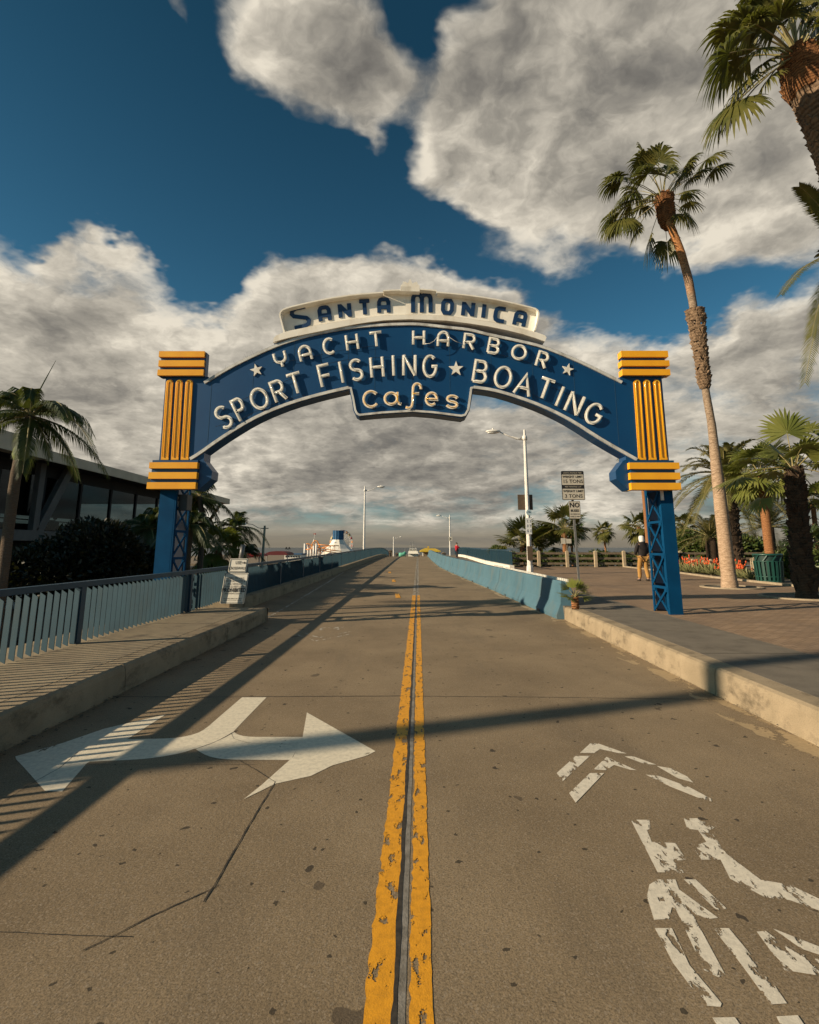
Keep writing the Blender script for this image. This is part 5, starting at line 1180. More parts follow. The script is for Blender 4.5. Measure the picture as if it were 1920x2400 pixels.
# ================= street lamps
def lamp(name, base, h, arm, ang, label, r=.1, bowl=False):
    t = thing(name, base, label, 'street lamp'); x, y, z = base; mb = MB()
    mb.lathe(base, [(r * 1.9, 0), (r * 1.9, .04), (r * 1.45, .06), (r * 1.4, .35), (r * 1.1, .45)], 8, sm=False)
    mb.tube([(x, y, z + .3), (x, y, z + h * .5), (x, y, z + h * .94), (x, y, z + h)], [r * 1.1, r * .9, r * .65, r * .5], 8, sm=False)
    mb.lathe((x, y, z + h * .945), [(r * .6, 0), (r * 1.1, .04), (r * 1.1, .2), (r * .8, .26), (r * .5, .3), (r * .45, .55), (.005, .62)], 10); obj('pole', mb, M['whitem'], t)
    d = V((cos(ang), sin(ang), 0)); zz = z + h * .955; mb = MB()
    pts = [V((x, y, zz)), V((x, y, zz + .02)) + d * arm * .3, V((x, y, zz + .18)) + d * arm * .62, V((x, y, zz + .42)) + d * arm]
    mb.tube(pts, [.055, .045, .03, .028], 8); mb.tube([V((x, y, zz + .12)), V((x, y, zz + .06)) + d * arm * .25, pts[2]], [.02, .02, .02], 6); obj('arm', mb, M['whitem'], t)
    hd = MB(); c = pts[-1] + d * .28; hd.ell(c, (.4 if abs(d.x) > .7 else .17, .17 if abs(d.x) > .7 else .4, .1)); hd.tube([c + V((0, 0, .09)), c + V((0, 0, .17))], [.05, .045], 8)
    ho = obj('lamp_head', hd, M['whitem'], t); hd = MB(); hd.ell(c - V((0, 0, .075)) + d * .03, (.28 if abs(d.x) > .7 else .12, .12 if abs(d.x) > .7 else .28, .055)); obj('lens', hd, M['glassw'], ho)
    return t
g = G(1243, 1346, .29); tl = lamp('street_lamp', (g.x, g.y, .29), 7.15, 1.35, pi, 'tall white street lamp nearest the camera, hung with notices, right of the barriers', .12)
# its attachments
mb = MB(); a = P(1216, 1158, g.y - .15); b = P(1252.5, 1194, g.y - .15); mb.box(a.x, g.y + .13, b.z, b.x, g.y + .16, a.z); obj('sign_back', mb, M['brown'], tl)
a = P(1240, 1201, g.y - .16); mb = MB(); n = 24; mb.prism([(a.x + .145 * cos(2 * pi * i / n), g.y - .17, a.z + .145 * sin(2 * pi * i / n)) for i in range(n)], (0, .015, 0)); so_ = obj('round_sign', mb, mat('pale blue disc', (.35, .47, .53), rough=.5), tl)
mb = MB(); mb.prism([(a.x - .09, g.y - .175, a.z + .0), (a.x - .02, g.y - .175, a.z + .05), (a.x + .06, g.y - .175, a.z + .04), (a.x + .09, g.y - .175, a.z - .02), (a.x + .02, g.y - .175, a.z - .01), (a.x - .03, g.y - .175, a.z + .01)], (0, .004, 0)); obj('disc_symbol', mb, M['navy'], so_)
a = P(1231.5, 1214, g.y - .17); b = P(1247, 1252, g.y - .17); mb = MB(); mb.box(a.x, g.y - .18, b.z, b.x, g.y - .165, a.z); pn = obj('notice_plate', mb, mat('bright notice sheet', (.72, .74, .74), rough=.5), tl)
mb = MB()
for r_ in range(3):
    for c_2 in range(2):
        x = a.x + .09 + c_2 * .15; z = a.z - .17 - r_ * .24
        for k in range(5): mb.box(x - .05 + R_(0, .05), g.y - .184 - k * .0006, z + .06 - k * .028, x - .01 + R_(.02, .06), g.y - .181, z + .075 - k * .028)
obj('notice_symbols', mb, M['navy'], pn)
a = P(1236, 1280, g.y - .2); b = P(1249, 1313, g.y - .2); mb = MB(); mb.box(a.x, g.y - .24, b.z, b.x, g.y - .13, a.z); obj('meter_box', mb, M['brown'], tl)
for (px, py0, py1, Y, ang, arm, lab, r) in ((853, 1143, 1309, 51.5, 0, 1.35, 'white street lamp on the left railing, arm to the right', .11), (1055.5, 1209, 1306, 84, pi, 1.5, 'white street lamp with a small plate, just left of the red-coated person', .13), (922.5, 1259, 1305, 150, 0, 1.8, 'farthest white street lamp, over the crest of the bridge', .16)):
    b = P(px, py1, Y); top_ = P(px - 0, py0, Y); tt = lamp('street_lamp', (b.x, Y, min(b.z, zr(Y)) if Y < 60 else b.z - 1.5), top_.z - (min(b.z, zr(Y)) if Y < 60 else b.z - 1.5), arm, ang, lab, r)
    if Y == 84:
        q = P(1056, 1263, Y); mb = MB(); mb.box(q.x - .3, Y - .2, q.z - .32, q.x + .3, Y - .17, q.z + .32); pz = obj('sign_plate', mb, M['signw'], tt); mb = MB(); mb.box(q.x - .1, Y - .21, q.z - .12, q.x + .1, Y - .205, q.z + .1); obj('sign_symbol', mb, M['black'], pz)
# timber pole lamp on the left, beyond
b = P(614, 1318, 48); tp_ = P(621, 1232, 48); t = thing('street_lamp', (b.x, 48, -2), 'brown timber lamp pole with a long curved arm to the left', 'street lamp')
mb = MB(); mb.tube([(b.x, 48, -2), tp_], [.15, .1], 8); mb.bar(tp_ - V((.35, 0, .25)), tp_ + V((.35, 0, -.25)), .07, .08); obj('pole', mb, M['woodL'], t)
mb = MB(); mb.tube([tp_ - V((0, 0, .3)), P(605, 1237, 48), P(592, 1229, 48), P(575, 1227, 48)], .03, 6); mb.tube([tp_ - V((0, 0, 1.)), P(610, 1240, 48)], .015, 5); obj('arm', mb, M['greym'], t)
mb = MB(); mb.ell(P(571, 1228, 48), (.28, .15, .13)); obj('lamp_head', mb, M['whitem'], t)
# grey round bollard post behind crosswalk sign is the pole of the sign (below)
# ================= signs with writing
def textmb(mb, s, size, cx_, cz, y, m=0, sx=1., align='CENTER', bold=0., fn=None):
    cu = bpy.data.curves.new('t', 'FONT'); cu.body = s; cu.size = size; cu.align_x = align; cu.align_y = 'CENTER'; cu.offset = bold; cu.resolution_u = 2
    ob = bpy.data.objects.new('t', cu); me = bpy.data.meshes.new_from_object(ob)
    vs = [(cx_ + v.co.x * sx, y, cz + v.co.y) for v in me.vertices]
    if fn: vs = [fn(*v) for v in vs]
    fs = [tuple(p.vertices) for p in me.polygons]; mb.add(vs, fs, m)
    bpy.data.objects.remove(ob); bpy.data.curves.remove(cu); bpy.data.meshes.remove(me)
def plate(mb, x0, z0, x1, z1, y, th, r=.04, m=0, fn=None):
    pts = []
    for (cx_, cz, a0) in ((x1 - r, z1 - r, 0), (x0 + r, z1 - r, 90), (x0 + r, z0 + r, 180), (x1 - r, z0 + r, 270)):
        for k in range(5): a = rd(a0 + k * 22.5); pts.append(V((cx_ + r * cos(a), y, cz + r * sin(a))))
    if fn: pts = [V(fn(*p)) for p in pts]; off = V(fn(0, th, 0)) - V(fn(0, 0, 0))
    else: off = V((0, th, 0))
    mb.prism(pts, off, m)
# weight limit sign
g = G(1359, 1374, .29); Yp = g.y; t = thing('road_sign', g, 'weight limit sign with a NO BUSES plate below it, on a grey pole', 'road sign')
pt_ = P(1341, 1170, Yp); mb = MB(); xt = pt_.x; mb.bar((g.x, Yp + .03, .29), (xt + .0, Yp + .03, P(1343, 1104, Yp).z), .07, .05, up=V((0, 1, 0))); obj('pole', mb, M['greym'], t)
a = P(1314.5, 1104, Yp); b = P(1371.5, 1172, Yp); x0, x1, z1, z0 = a.x, b.x, a.z, b.z; xm = (x0 + x1) / 2; W = x1 - x0; Hh = z1 - z0
mb = MB(); plate(mb, x0, z0, x1, z1, Yp - .02, .012); s1 = obj('weight_plate', mb, M['black'], t)
mb = MB(); yy = Yp - .0235
plate(mb, x0 + .02, z0 + .02, x1 - .02, z0 + Hh * .385, yy, .003, .02); plate(mb, x0 + .02, z0 + Hh * .515, x1 - .02, z1 - Hh * .125, yy, .003, .02); obj('white_field', mb, M['signw'], s1)
mb = MB(); textmb(mb, 'SANTA MONICA PIER', .062, xm, z1 - Hh * .07, yy - .002, sx=1.1); textmb(mb, 'PIER PARKING LOT', .062, xm, z0 + Hh * .45, yy - .002, sx=1.1); obj('white_lettering', mb, M['signw'], s1)
mb = MB(); textmb(mb, 'WEIGHT LIMIT', .105, xm, z1 - Hh * .205, yy - .003, sx=1.05, bold=.003); textmb(mb, '15 TONS', .175, xm, z1 - Hh * .365, yy - .003, sx=1.05, bold=.002)
textmb(mb, 'WEIGHT LIMIT', .105, xm, z0 + Hh * .3, yy - .003, sx=1.05, bold=.003); textmb(mb, '3 TONS', .175, xm, z0 + Hh * .13, yy - .003, sx=1.05, bold=.002); obj('black_lettering', mb, M['black'], s1)
a = P(1332.5, 1174.5, Yp); b = P(1361.5, 1216, Yp); x0, x1, z1, z0 = a.x, b.x, a.z, b.z; xm = (x0 + x1) / 2; Hh = z1 - z0
mb = MB(); plate(mb, x0, z0, x1, z1, Yp - .018, .01, .02); s2_ = obj('no_buses_plate', mb, M['black'], t)
mb = MB(); plate(mb, x0 + .012, z0 + .012, x1 - .012, z1 - .012, Yp - .021, .003, .015); obj('white_field', mb, M['signw'], s2_)
mb = MB(); textmb(mb, 'NO', .235, xm, z1 - Hh * .24, Yp - .024, sx=.95, bold=.007); textmb(mb, 'BUSES', .115, xm, z1 - Hh * .55, Yp - .024, sx=.95, bold=.004); textmb(mb, 'OR VEHICLES', .056, xm, z1 - Hh * .74, Yp - .024, bold=.001); textmb(mb, 'OVER 22 FEET', .056, xm, z1 - Hh * .88, Yp - .024, bold=.001); obj('black_lettering', mb, M['black'], s2_)
# crosswalk / prohibited sign, leaning
g = G(543, 1418, .30); Yp = g.y; t = thing('road_sign', g, 'leaning USE CROSSWALK sign over a PROHIBITED list, by the left railing', 'road sign')
tilt = rd(5.5)
def lean(x, y, z):  # sway to the right with height about the foot
    dz = z - .3; return (x + dz * sin(tilt), y + dz * .05, .3 + dz * cos(tilt))
k = P(0, 0, Yp); sx_ = lambda px, py: P(px, py, Yp)
z1 = sx_(530, 1346).z; z0 = .33; W = .56; xm = g.x
mb = MB(); plate(mb, xm - W / 2, z0, xm + W / 2, z1 + .03, Yp, .012, .03, fn=lean); pp = obj('prohibited_plate', mb, M['signb'], t)
mb = MB(); q = [(xm - W / 2 + .018, z0 + .018), (xm + W / 2 - .018, z0 + .018), (xm + W / 2 - .018, z1 + .012), (xm - W / 2 + .018, z1 + .012)]
for i in range(4):
    a, b = q[i], q[(i + 1) % 4]; mb.bar(lean(a[0], Yp - .003 - .0006 * i, a[1]), lean(b[0], Yp - .003 - .0006 * i, b[1]), .008, .004, up=V((0, 1, 0)))
HH = z1 - z0
for s_, sz, f, bo, wx in (('BIKES, TRUCKS,', .06, .86, .0, .95), ('MOTOR HOMES &', .06, .765, .0, .95), ('ALL VEHICLES', .06, .67, .0, .95), ('OVER 22 FEET LONG', .058, .575, .0, .9), ('PROHIBITED', .118, .455, .004, .84), ('PIER PERMITS EXEMPT', .046, .34, .0, .9), ('DELIVERIES PERMITTED ONLY', .036, .17, .0, .88), ('FROM 6 A.M. TO 10 A.M. MON-FRI', .03, .11, .0, .88)):
    textmb(mb, s_, sz, xm, z0 + HH * f, Yp - .006, sx=wx, bold=bo, fn=lean)
obj('lettering', mb, M['black'], pp)
z2 = z1 + .05; z3 = z2 + .31; W2 = .42; xm2 = xm + .0
mb = MB(); plate(mb, xm2 - W2 / 2, z2, xm2 + W2 / 2, z3, Yp - .014, .012, .03, fn=lean); pp = obj('crosswalk_plate', mb, M['signb'], t)
mb = MB(); q = [(xm2 - W2 / 2 + .02, z2 + .02), (xm2 + W2 / 2 - .02, z2 + .02), (xm2 + W2 / 2 - .02, z3 - .02), (xm2 - W2 / 2 + .02, z3 - .02)]
for i in range(4):
    a, b = q[i], q[(i + 1) % 4]; mb.bar(lean(a[0], Yp - .017 - .0006 * i, a[1]), lean(b[0], Yp - .017 - .0006 * i, b[1]), .008, .004, up=V((0, 1, 0)))
textmb(mb, 'USE', .105, xm2 + .0, z2 + .215, Yp - .02, sx=.8, bold=.001, fn=lean); textmb(mb, 'CROSSWALK', .09, xm2 - .0, z2 + .09, Yp - .02, sx=.78, bold=.001, fn=lean)
ar = [(.07, -.008), (.13, -.008), (.13, -.03), (.175, 0), (.13, .03), (.13, .008), (.07, .008)]; mb.poly([lean(xm2 + x, Yp - .0205, z2 + .215 + z) for x, z in ar]); obj('lettering', mb, M['black'], pp)
mb = MB(); mb.tube([lean(xm + .02, Yp + .05, .3), lean(xm + .02, Yp + .05, 1.62)], [.035, .035], 10); mb.tube([lean(xm + .02, Yp + .05, 1.3), lean(xm + .02, Yp + .05, sx_(563, 1276).z)], .055, 10); obj('pole', mb, M['greym'], t)

# ================= building on the left
BX = -19.2
t = thing('restaurant_building', (BX - 4, 36, -1.55), 'long dark glass-walled building with a low tan sloping roof, left of the arch', 'building')
def bz(px, py, X):   # height of a pixel at a given X plane
    d = ray(px, py); k = X / d.x; return k * d.y, H + k * d.z
y0, ze = bz(0, 1053, BX); y0b = y0 - 8; y1, zf = bz(535, 1182, BX); ze = (ze + zf) / 2; y1_, zt_ = bz(540, 1172, BX)
zfas = ze + .55
yr0, zr0 = bz(-200, 965, BX - 7.5); _, rz_ = bz(200, 1080, BX - 7.5)
mb = MB(); ya = 8.; yb_ = y1
mb.add([(BX, ya, zfas + .01), (BX, yb_, zfas + .01), (BX - 7.5, yb_ - 3.5, rz_), (BX - 7.5, ya, rz_), (BX - 16, yb_ - 8, zfas), (BX - 16, ya, zfas)], [(0, 1, 2, 3), (3, 2, 4, 5), (1, 4, 2)]); obj('roof', mb, M['roof2'], t)
mb = MB(); mb.box(BX - .0, ya, ze, BX + .12, yb_ + .1, zfas); mb.box(BX - 16, yb_ - .15, ze, BX, yb_, zfas - .002); obj('fascia', mb, M['roof'], t)
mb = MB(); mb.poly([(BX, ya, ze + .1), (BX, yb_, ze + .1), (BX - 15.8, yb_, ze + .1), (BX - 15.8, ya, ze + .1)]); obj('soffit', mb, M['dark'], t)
yk, _ = bz(112, 1091, BX + .7); mb = MB(); mb.box(BX + .121, ya, ze - .1, BX + .75, yk, zfas + .2); obj('deep_fascia', mb, M['roof'], t)
FX = BX - 1.6; zfl = bz(100, 1245, FX)[1]; yend = y1 - 3.5
mb = MB(); mb.box(FX - 13, ya, zfl - .55, FX + .6, yend, zfl); obj('floor_slab', mb, M['concd'], t)
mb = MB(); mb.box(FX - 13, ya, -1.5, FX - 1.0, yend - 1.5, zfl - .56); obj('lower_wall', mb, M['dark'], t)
yv = ya + 1.2; k = 0
while yv < yend + .1:
    mb = MB(); mb.box(FX - .1, yv - .09, zfl, FX + .06, yv + .09, ze + .09); obj('mullion', mb, M['dark'], t)
    yn = min(yv + 3.3, yend)
    if yn - yv > .5:
        mb = MB(); mb.box(FX - .04, yv + .095, zfl + .05, FX - .02, yn - .095, ze - .55); obj('window_pane', mb, M['glass'], t)
        mb = MB(); mb.box(FX - .09, yv + .092, ze - .54, FX + .05, yn - .092, ze + .08); obj('lintel', mb, M['dark'], t)
    yv += 3.3
mb = MB()
for i in range(12):
    y = ya + i * 3.; mb.box(FX - 12.3, y, zfl, FX - 12.1, y + .35, ze + .08)
mb.box(FX - 12.32, ya, zfl, FX - 12.08, yend, zfl + 1.1); mb.box(FX - 12.33, ya, zfl + 1.8, FX - 12.07, yend, ze + .07); mb.box(FX - 12.34, ya, zfl + 1.42, FX - 12.06, yend, zfl + 1.5)
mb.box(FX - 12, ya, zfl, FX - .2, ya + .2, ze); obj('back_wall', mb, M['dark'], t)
mb = MB()
for i in range(26):
    x, y = FX - R_(1, 6), R_(ya + 6, yend - 1); mb.box(x - .2, y - .2, zfl, x + .2, y + .2, zfl + R_(.9, 1.25)); mb.ell((x, y, zfl + 1.3), (.14, .14, .17))
obj('furniture', mb, M['dark'], t)
yb2, _ = bz(78, 1235, FX + .35); yt1, _ = bz(97, 1096, FX + .35); yt2, _ = bz(163, 1106, FX + .35)
for a, b, wd_ in ((yb2, yt1, .42), (yb2 + .3, yt2, .5)):
    mb = MB(); mb.bar((FX + .35, a, zfl - .1), (FX + .35, b, ze + .12), wd_, .3, up=V((1, 0, 0))); obj('strut', mb, M['concd'], t)
mb = MB(); mb.bar((FX + .3, yend + .2, zfl + .5), (BX - .4, yb_ - .8, ze + .1), .22, .22); obj('strut', mb, M['bark2'], t)
# parked car with its tail lamp lit, half hidden below the railing
def car(loc, rz, label, paint):
    t = thing('parked_car', (0, 0, 0), label, 'car'); pr = [(-2.2, .3), (-2.25, .75), (-2.1, .95), (-1.5, 1.0), (-.9, 1.42), (.7, 1.45), (1.3, 1.0), (2.1, .85), (2.25, .6), (2.2, .3)]
    mb = MB(); mb.prism([(x, -.85, z) for x, z in pr], (0, 1.7, 0)); b = obj('body', mb, paint, t)
    for y in (-.856, .85):
        mb = MB(); mb.prism([(-1.35, y, 1.03), (-.85, y, 1.37), (.65, y, 1.39), (1.15, y, 1.03)], (0, .006, 0)); obj('side_window', mb, M['carg'], t)
    mb = MB(); mb.poly([(-1.52, -.7, 1.03), (-1.52, .7, 1.03), (-.93, .65, 1.425), (-.93, -.65, 1.425)]); obj('rear_window', mb, M['carg'], t)
    for x in (-1.35, 1.4):
        for y in (-.86, .66):
            mb = MB(); mb.tube([(x, y, .32), (x, y + .2, .32)], .32, 18); wl = obj('wheel', mb, M['rubber'], t); mb = MB(); mb.tube([(x, y - .006, .32), (x, y + .206, .32)], .2, 14); obj('rim', mb, M['greym'], wl)
    for y in (-.72, .5):
        mb = MB(); mb.box(-2.262, y, .72, -2.2, y + .24, .86); obj('tail_lamp', mb, M['tail'], t)
    t.location = loc; t.rotation_euler = (0, 0, rz); return t
q = P(196, 1357, 22); car((q.x + 1.6, 23.6, q.z - .8), rd(62), 'car with glowing tail lamps half hidden behind the left railing', M['carp'])
q = P(22, 1330, 24); car((q.x - 1, 25, -1.5), rd(20), 'pale car in the shade under the building, at the far left', M['carp'])

# ================= pier and park beyond the crest
mb = MB(); mb.box(-120, 150, -3.6, 40, 330, -3.0); obj('pier_deck', mb, M['wood'], kind='structure')
def pb(px0, py0, px1, py1, Y, depth=6., mb=None, m=0):
    a, b = P(px0, py0, Y), P(px1, py1, Y); mb = mb or MB(); mb.box(a.x, Y, b.z, b.x, Y + depth, a.z, m); return mb
# conical building with a blue drum
c = P(792, 1298, 230); zt2 = P(792, 1265, 230).z; ztt = P(792, 1243.5, 230).z; k = 230 / F
t = thing('cone_tower', (c.x, 230, -3), 'flaring pale cone topped by a blue ribbed drum, in front of the ferris wheel', 'ride tower')
mb = MB(); mb.tube([(c.x, 230, -3), (c.x, 230, P(0, 1298, 230).z), (c.x, 230, P(0, 1286, 230).z), (c.x, 230, P(0, 1275, 230).z), (c.x, 230, zt2)], [12.5, 9.6, 5.8, 3.6, 2.5], 10, sm=False); obj('cone', mb, M['cream'], t)
mb = MB(); mb.tube([(c.x, 230, zt2), (c.x, 230, ztt)], [2.35, 2.35], 14, sm=False); obj('drum', mb, M['cblue'], t)
for i in range(14):
    a = 2 * pi * i / 14; mb = MB(); mb.bar((c.x + 2.4 * cos(a), 230 + 2.4 * sin(a), zt2), (c.x + 2.4 * cos(a), 230 + 2.4 * sin(a), ztt + .1), .14, .14); obj('drum_rib', mb, M['cblue'], t)
# ferris wheel seen obliquely
c = P(801, 1272, 262); t = thing('ferris_wheel', (c.x, 262, -3), 'white ferris wheel with red and yellow gondolas behind the blue drum', 'ferris wheel')
Rw = 29 * 262 / F; va = rd(38)
def wp(a, r, off=0): return V((c.x + r * cos(a) * cos(va) + off * sin(va), 262 + r * cos(a) * sin(va) - off * cos(va), c.z + r * sin(a)))
for r_ in (Rw, Rw * .84):
    for off in (-.5, .5):
        mb = MB(); mb.tube([wp(2 * pi * i / 40, r_, off) for i in range(41)], .11, 5, cap=False); obj('rim', mb, M['whitem'], t)
for i in range(20):
    mb = MB(); mb.bar(wp(0, 0), wp(2 * pi * i / 20, Rw), .12, .12); obj('spoke', mb, M['whitem'], t)
    g_ = wp(2 * pi * (i + .5) / 20, Rw * 1.0); mb = MB(); mb.lathe(g_ - V((0, 0, 1.1)), [(.35, 0), (.55, .15), (.5, .55), (.1, .6), (.6, .95), (.05, 1.15)], 8); obj('gondola', mb, M['orange'] if i % 3 == 0 else (M['red'] if i % 3 == 1 else M['ygold']), t)
for sg in (-1, 1):
    mb = MB(); mb.bar(wp(0, 0, sg), V((c.x + sg * 4, 262, -3)), .4, .4); obj('leg', mb, M['whitem'], t)
# roller coaster
t = thing('roller_coaster', (P(740, 1298, 215).x, 215, -3), 'orange roller coaster track on white columns, left of the cone', 'roller coaster')
for px, pt2, Y in ((715, 1274, 212), (723, 1277, 218), (729, 1286, 222), (736, 1279, 216), (742, 1274, 212), (745, 1281, 224), (751, 1286, 220), (757, 1283, 226)):
    a = P(px, pt2, Y); mb = MB(); mb.tube([(a.x, Y, -3), a], .42, 10); obj('column', mb, M['whitem'], t)
for pts in ([(714, 1276), (722, 1274), (733, 1279), (745, 1283), (760, 1286), (775, 1289), (800, 1292)], [(717, 1288), (730, 1286), (744, 1289), (760, 1291), (790, 1296)], [(728, 1287), (733, 1272), (738, 1267), (744, 1268), (748, 1276), (752, 1288)], [(745, 1276), (765, 1278), (785, 1280)], [(755, 1284), (775, 1279), (795, 1279)]):
    mb = MB()
    for dy in (0, 1.2): mb.tube([P(x, y, 217 + dy) for x, y in pts], .2, 6)
    for (x0_, y0_), (x1_, y1_2) in zip(pts, pts[1:]):
        for f in (0, .33, .66): q = P(x0_ + (x1_ - x0_) * f, y0_ + (y1_2 - y0_) * f, 217); mb.bar(q, q + V((0, 1.2, 0)), .12, .12)
        q = P(x1_, y1_2, 217.6); mb.bar(q, q - V((0, 0, 1.6)), .16, .16)
    obj('track', mb, M['orange'], t)
a = P(733, 1268, 224); mb = MB(); mb.tube([(a.x, 224, 1), P(736, 1264, 224)], [.5, .2], 8); mb.bar(P(736, 1264, 224), P(738, 1250, 224), .1, .1); obj('spire', mb, M['cream'], t)
a = P(738, 1250, 224); mb = MB(); mb.box(a.x - .5, 224, a.z - .5, a.x + .5, 224.08, a.z); obj('flag', mb, M['red'], t)
# red canopies
for px, py, w_, h_, Y, m_, lab in ((648, 1301, 26, 9, 110, 'dred', 'dark red arched canopy right of the timber lamp pole'), (588, 1304, 20, 7, 100, 'red', 'bright red canopy left of the timber lamp pole'), (560, 1308, 12, 6, 95, 'red', 'small red canopy behind the crosswalk sign')):
    c = P(px, py, Y); k = Y / F; t = thing('canopy', (c.x, Y, -5.6), lab, 'canopy'); mb = MB(); n = 14; pts = [(c.x - w_ * k * cos(pi * i / n), Y, c.z + h_ * k * sin(pi * i / n) ** .8) for i in range(n + 1)]
    mb.prism([V(p) for p in pts], (0, 6, 0)); obj('roof', mb, M[m_], t)
    for sx2 in (-.9, .9): mb = MB(); mb.tube([(c.x + sx2 * w_ * k, Y + .5, -5.6), (c.x + sx2 * w_ * k, Y + .5, c.z)], .1, 6); obj('post', mb, M['greym'], t)
# yellow roofed kiosk
t = thing('kiosk', P(1010, 1310, 120), 'kiosk with a yellow roof and pale posts at the end of the road', 'kiosk')
Y = 120; a = P(985, 1291, Y); b = P(1033, 1291, Y); r_ = P(997, 1284.5, Y); r2 = P(1022, 1285.5, Y)
mb = MB(); mb.add([a, b, (b.x, Y + 6, b.z), (a.x, Y + 6, a.z), (r_.x, Y + 3, r_.z), (r2.x, Y + 3, r2.z)], [(0, 1, 5, 4), (1, 2, 5), (2, 3, 4, 5), (3, 0, 4)]); mb.box(a.x, Y - .02, a.z - .25, b.x, Y + 6, a.z - .01); obj('roof', mb, M['ygold'], t)
mb = pb(1002, 1280.5, 1006, 1284, Y + 2.7, .6); obj('roof_vent', mb, M['ygold'], t)
mb = pb(992, 1293, 1026, 1312, Y + 2, 3); obj('wall', mb, M['wood'], t)
for px in (991, 1007, 1020, 1028): q = P(px, 1293, Y); mb = MB(); mb.box(q.x - .12, Y + .2, -3, q.x + .12, Y + .44, q.z); obj('post', mb, M['cream'], t)
# white wheelhouse-like building with masts
Y = 170; t = thing('pier_building', P(968, 1310, Y), 'white ship-like building with masts at the end of the road', 'building')
obj('wall', pb(957, 1292, 980, 1312, Y, 8), M['cream'], t); obj('upper_deck', pb(959.5, 1286, 977, 1292, Y + 1, 5), M['cream'], t)
for px in (960, 964, 968.5, 973): obj('window', pb(px, 1287.5, px + 3, 1290, Y + .9, .2), M['carg'], t)
obj('awning', pb(956, 1297, 983, 1298, Y - 1, 2), M['cream'], t)
for px, py in ((962, 1270), (968.5, 1268), (974, 1276)): q = P(px, py, Y + 3); mb = MB(); mb.tube([(q.x, Y + 3, q.z - 4), q], .1, 5); mb.bar(q - V((.6, 0, .8)), q + V((.6, 0, -.8)), .06, .06); obj('mast', mb, M['greym'], t)
# assorted small things along the pier
for px0, py0, px1, py1, Y, m_, lab in ((901, 1292, 911, 1310, 110, 'dred', 'small dark red hut just right of the left railing end'), (911, 1289, 919, 1310, 140, 'wood', 'brown timber hut left of the farthest lamp'), (926, 1295, 934, 1310, 160, 'concd', 'grey hut right of the farthest lamp'), (985, 1302, 993, 1312, 105, 'darkbox', 'dark box beside the yellow-roofed kiosk'), (1036, 1294, 1046, 1312, 190, 'concd', 'low grey hut right of the kiosk')):
    t = thing('pier_hut', P((px0 + px1) / 2, 1312, Y), lab, 'hut'); obj('wall', pb(px0, py0 + 3, px1, py1, Y, 4), M[m_], t)
    a, b = P(px0 - .5, py0 + 3, Y - .3), P(px1 + .5, py0, Y - .3); mb = MB(); mb.prism([(a.x, Y - .3, a.z), (b.x, Y - .3, a.z), ((a.x + b.x) / 2, Y - .3, b.z)], (0, 4.6, 0)); obj('roof', mb, M['wood' if m_ != 'dred' else 'red'], t)
    obj('door', pb((px0 + px1) / 2 - 1, py0 + 6, (px0 + px1) / 2 + 1, py1, Y - .05, .1), M['dark'], t)
Y = 130; t = thing('slide', P(943, 1310, Y), 'curved pale green slide at the end of the road', 'slide'); mb = MB(); mb.tube([P(935, 1300, Y), P(941, 1300.5, Y), (P(947, 1299, Y)), P(951, 1294, Y)], [.5, .55, .5, .35], 10); obj('chute', mb, M['aqua'], t)
mb = MB(); q = P(950, 1296, Y); mb.tube([(q.x, Y + .5, -3), (q.x, Y + .5, q.z + 1)], .1, 6); obj('ladder', mb, M['greym'], t)
for px, py, lab in ((1176, 1287, ''),): pass
# long beach buildings at left
Y = 170; t = thing('beach_building', P(680, 1312, Y), 'long low pale building with a dark flat roof left of the coaster', 'building'); obj('wall', pb(667, 1300, 705, 1318, Y, 8), M['cream'], t); obj('roof', pb(665, 1297.5, 707, 1300.2, Y - .5, 9), M['cblue'], t)
for k in range(6): obj('window', pb(669 + k * 6, 1303, 672 + k * 6, 1306, Y - .1, .15), M['carg'], t)
for px, h_, lab in ((675, 1286, 'thin floodlight mast above the low beach building'), (462, 1313, 'thin floodlight mast seen between the trunks right of the left tower')):
    q = P(px, h_, 130); t = thing('floodlight_mast', (q.x, 130, -5.6), lab, 'mast'); mb = MB(); mb.tube([(q.x, 130, -5.6), q], .08, 6); obj('pole', mb, M['greym'], t); mb = MB(); mb.box(q.x - .7, 129.8, q.z - .15, q.x + .7, 130, q.z + .05); mb.box(q.x - .55, 129.8, q.z + .06, q.x - .2, 130, q.z + .4); mb.box(q.x + .2, 129.8, q.z + .06, q.x + .55, 130, q.z + .4); obj('lights', mb, M['darkbox'], t)

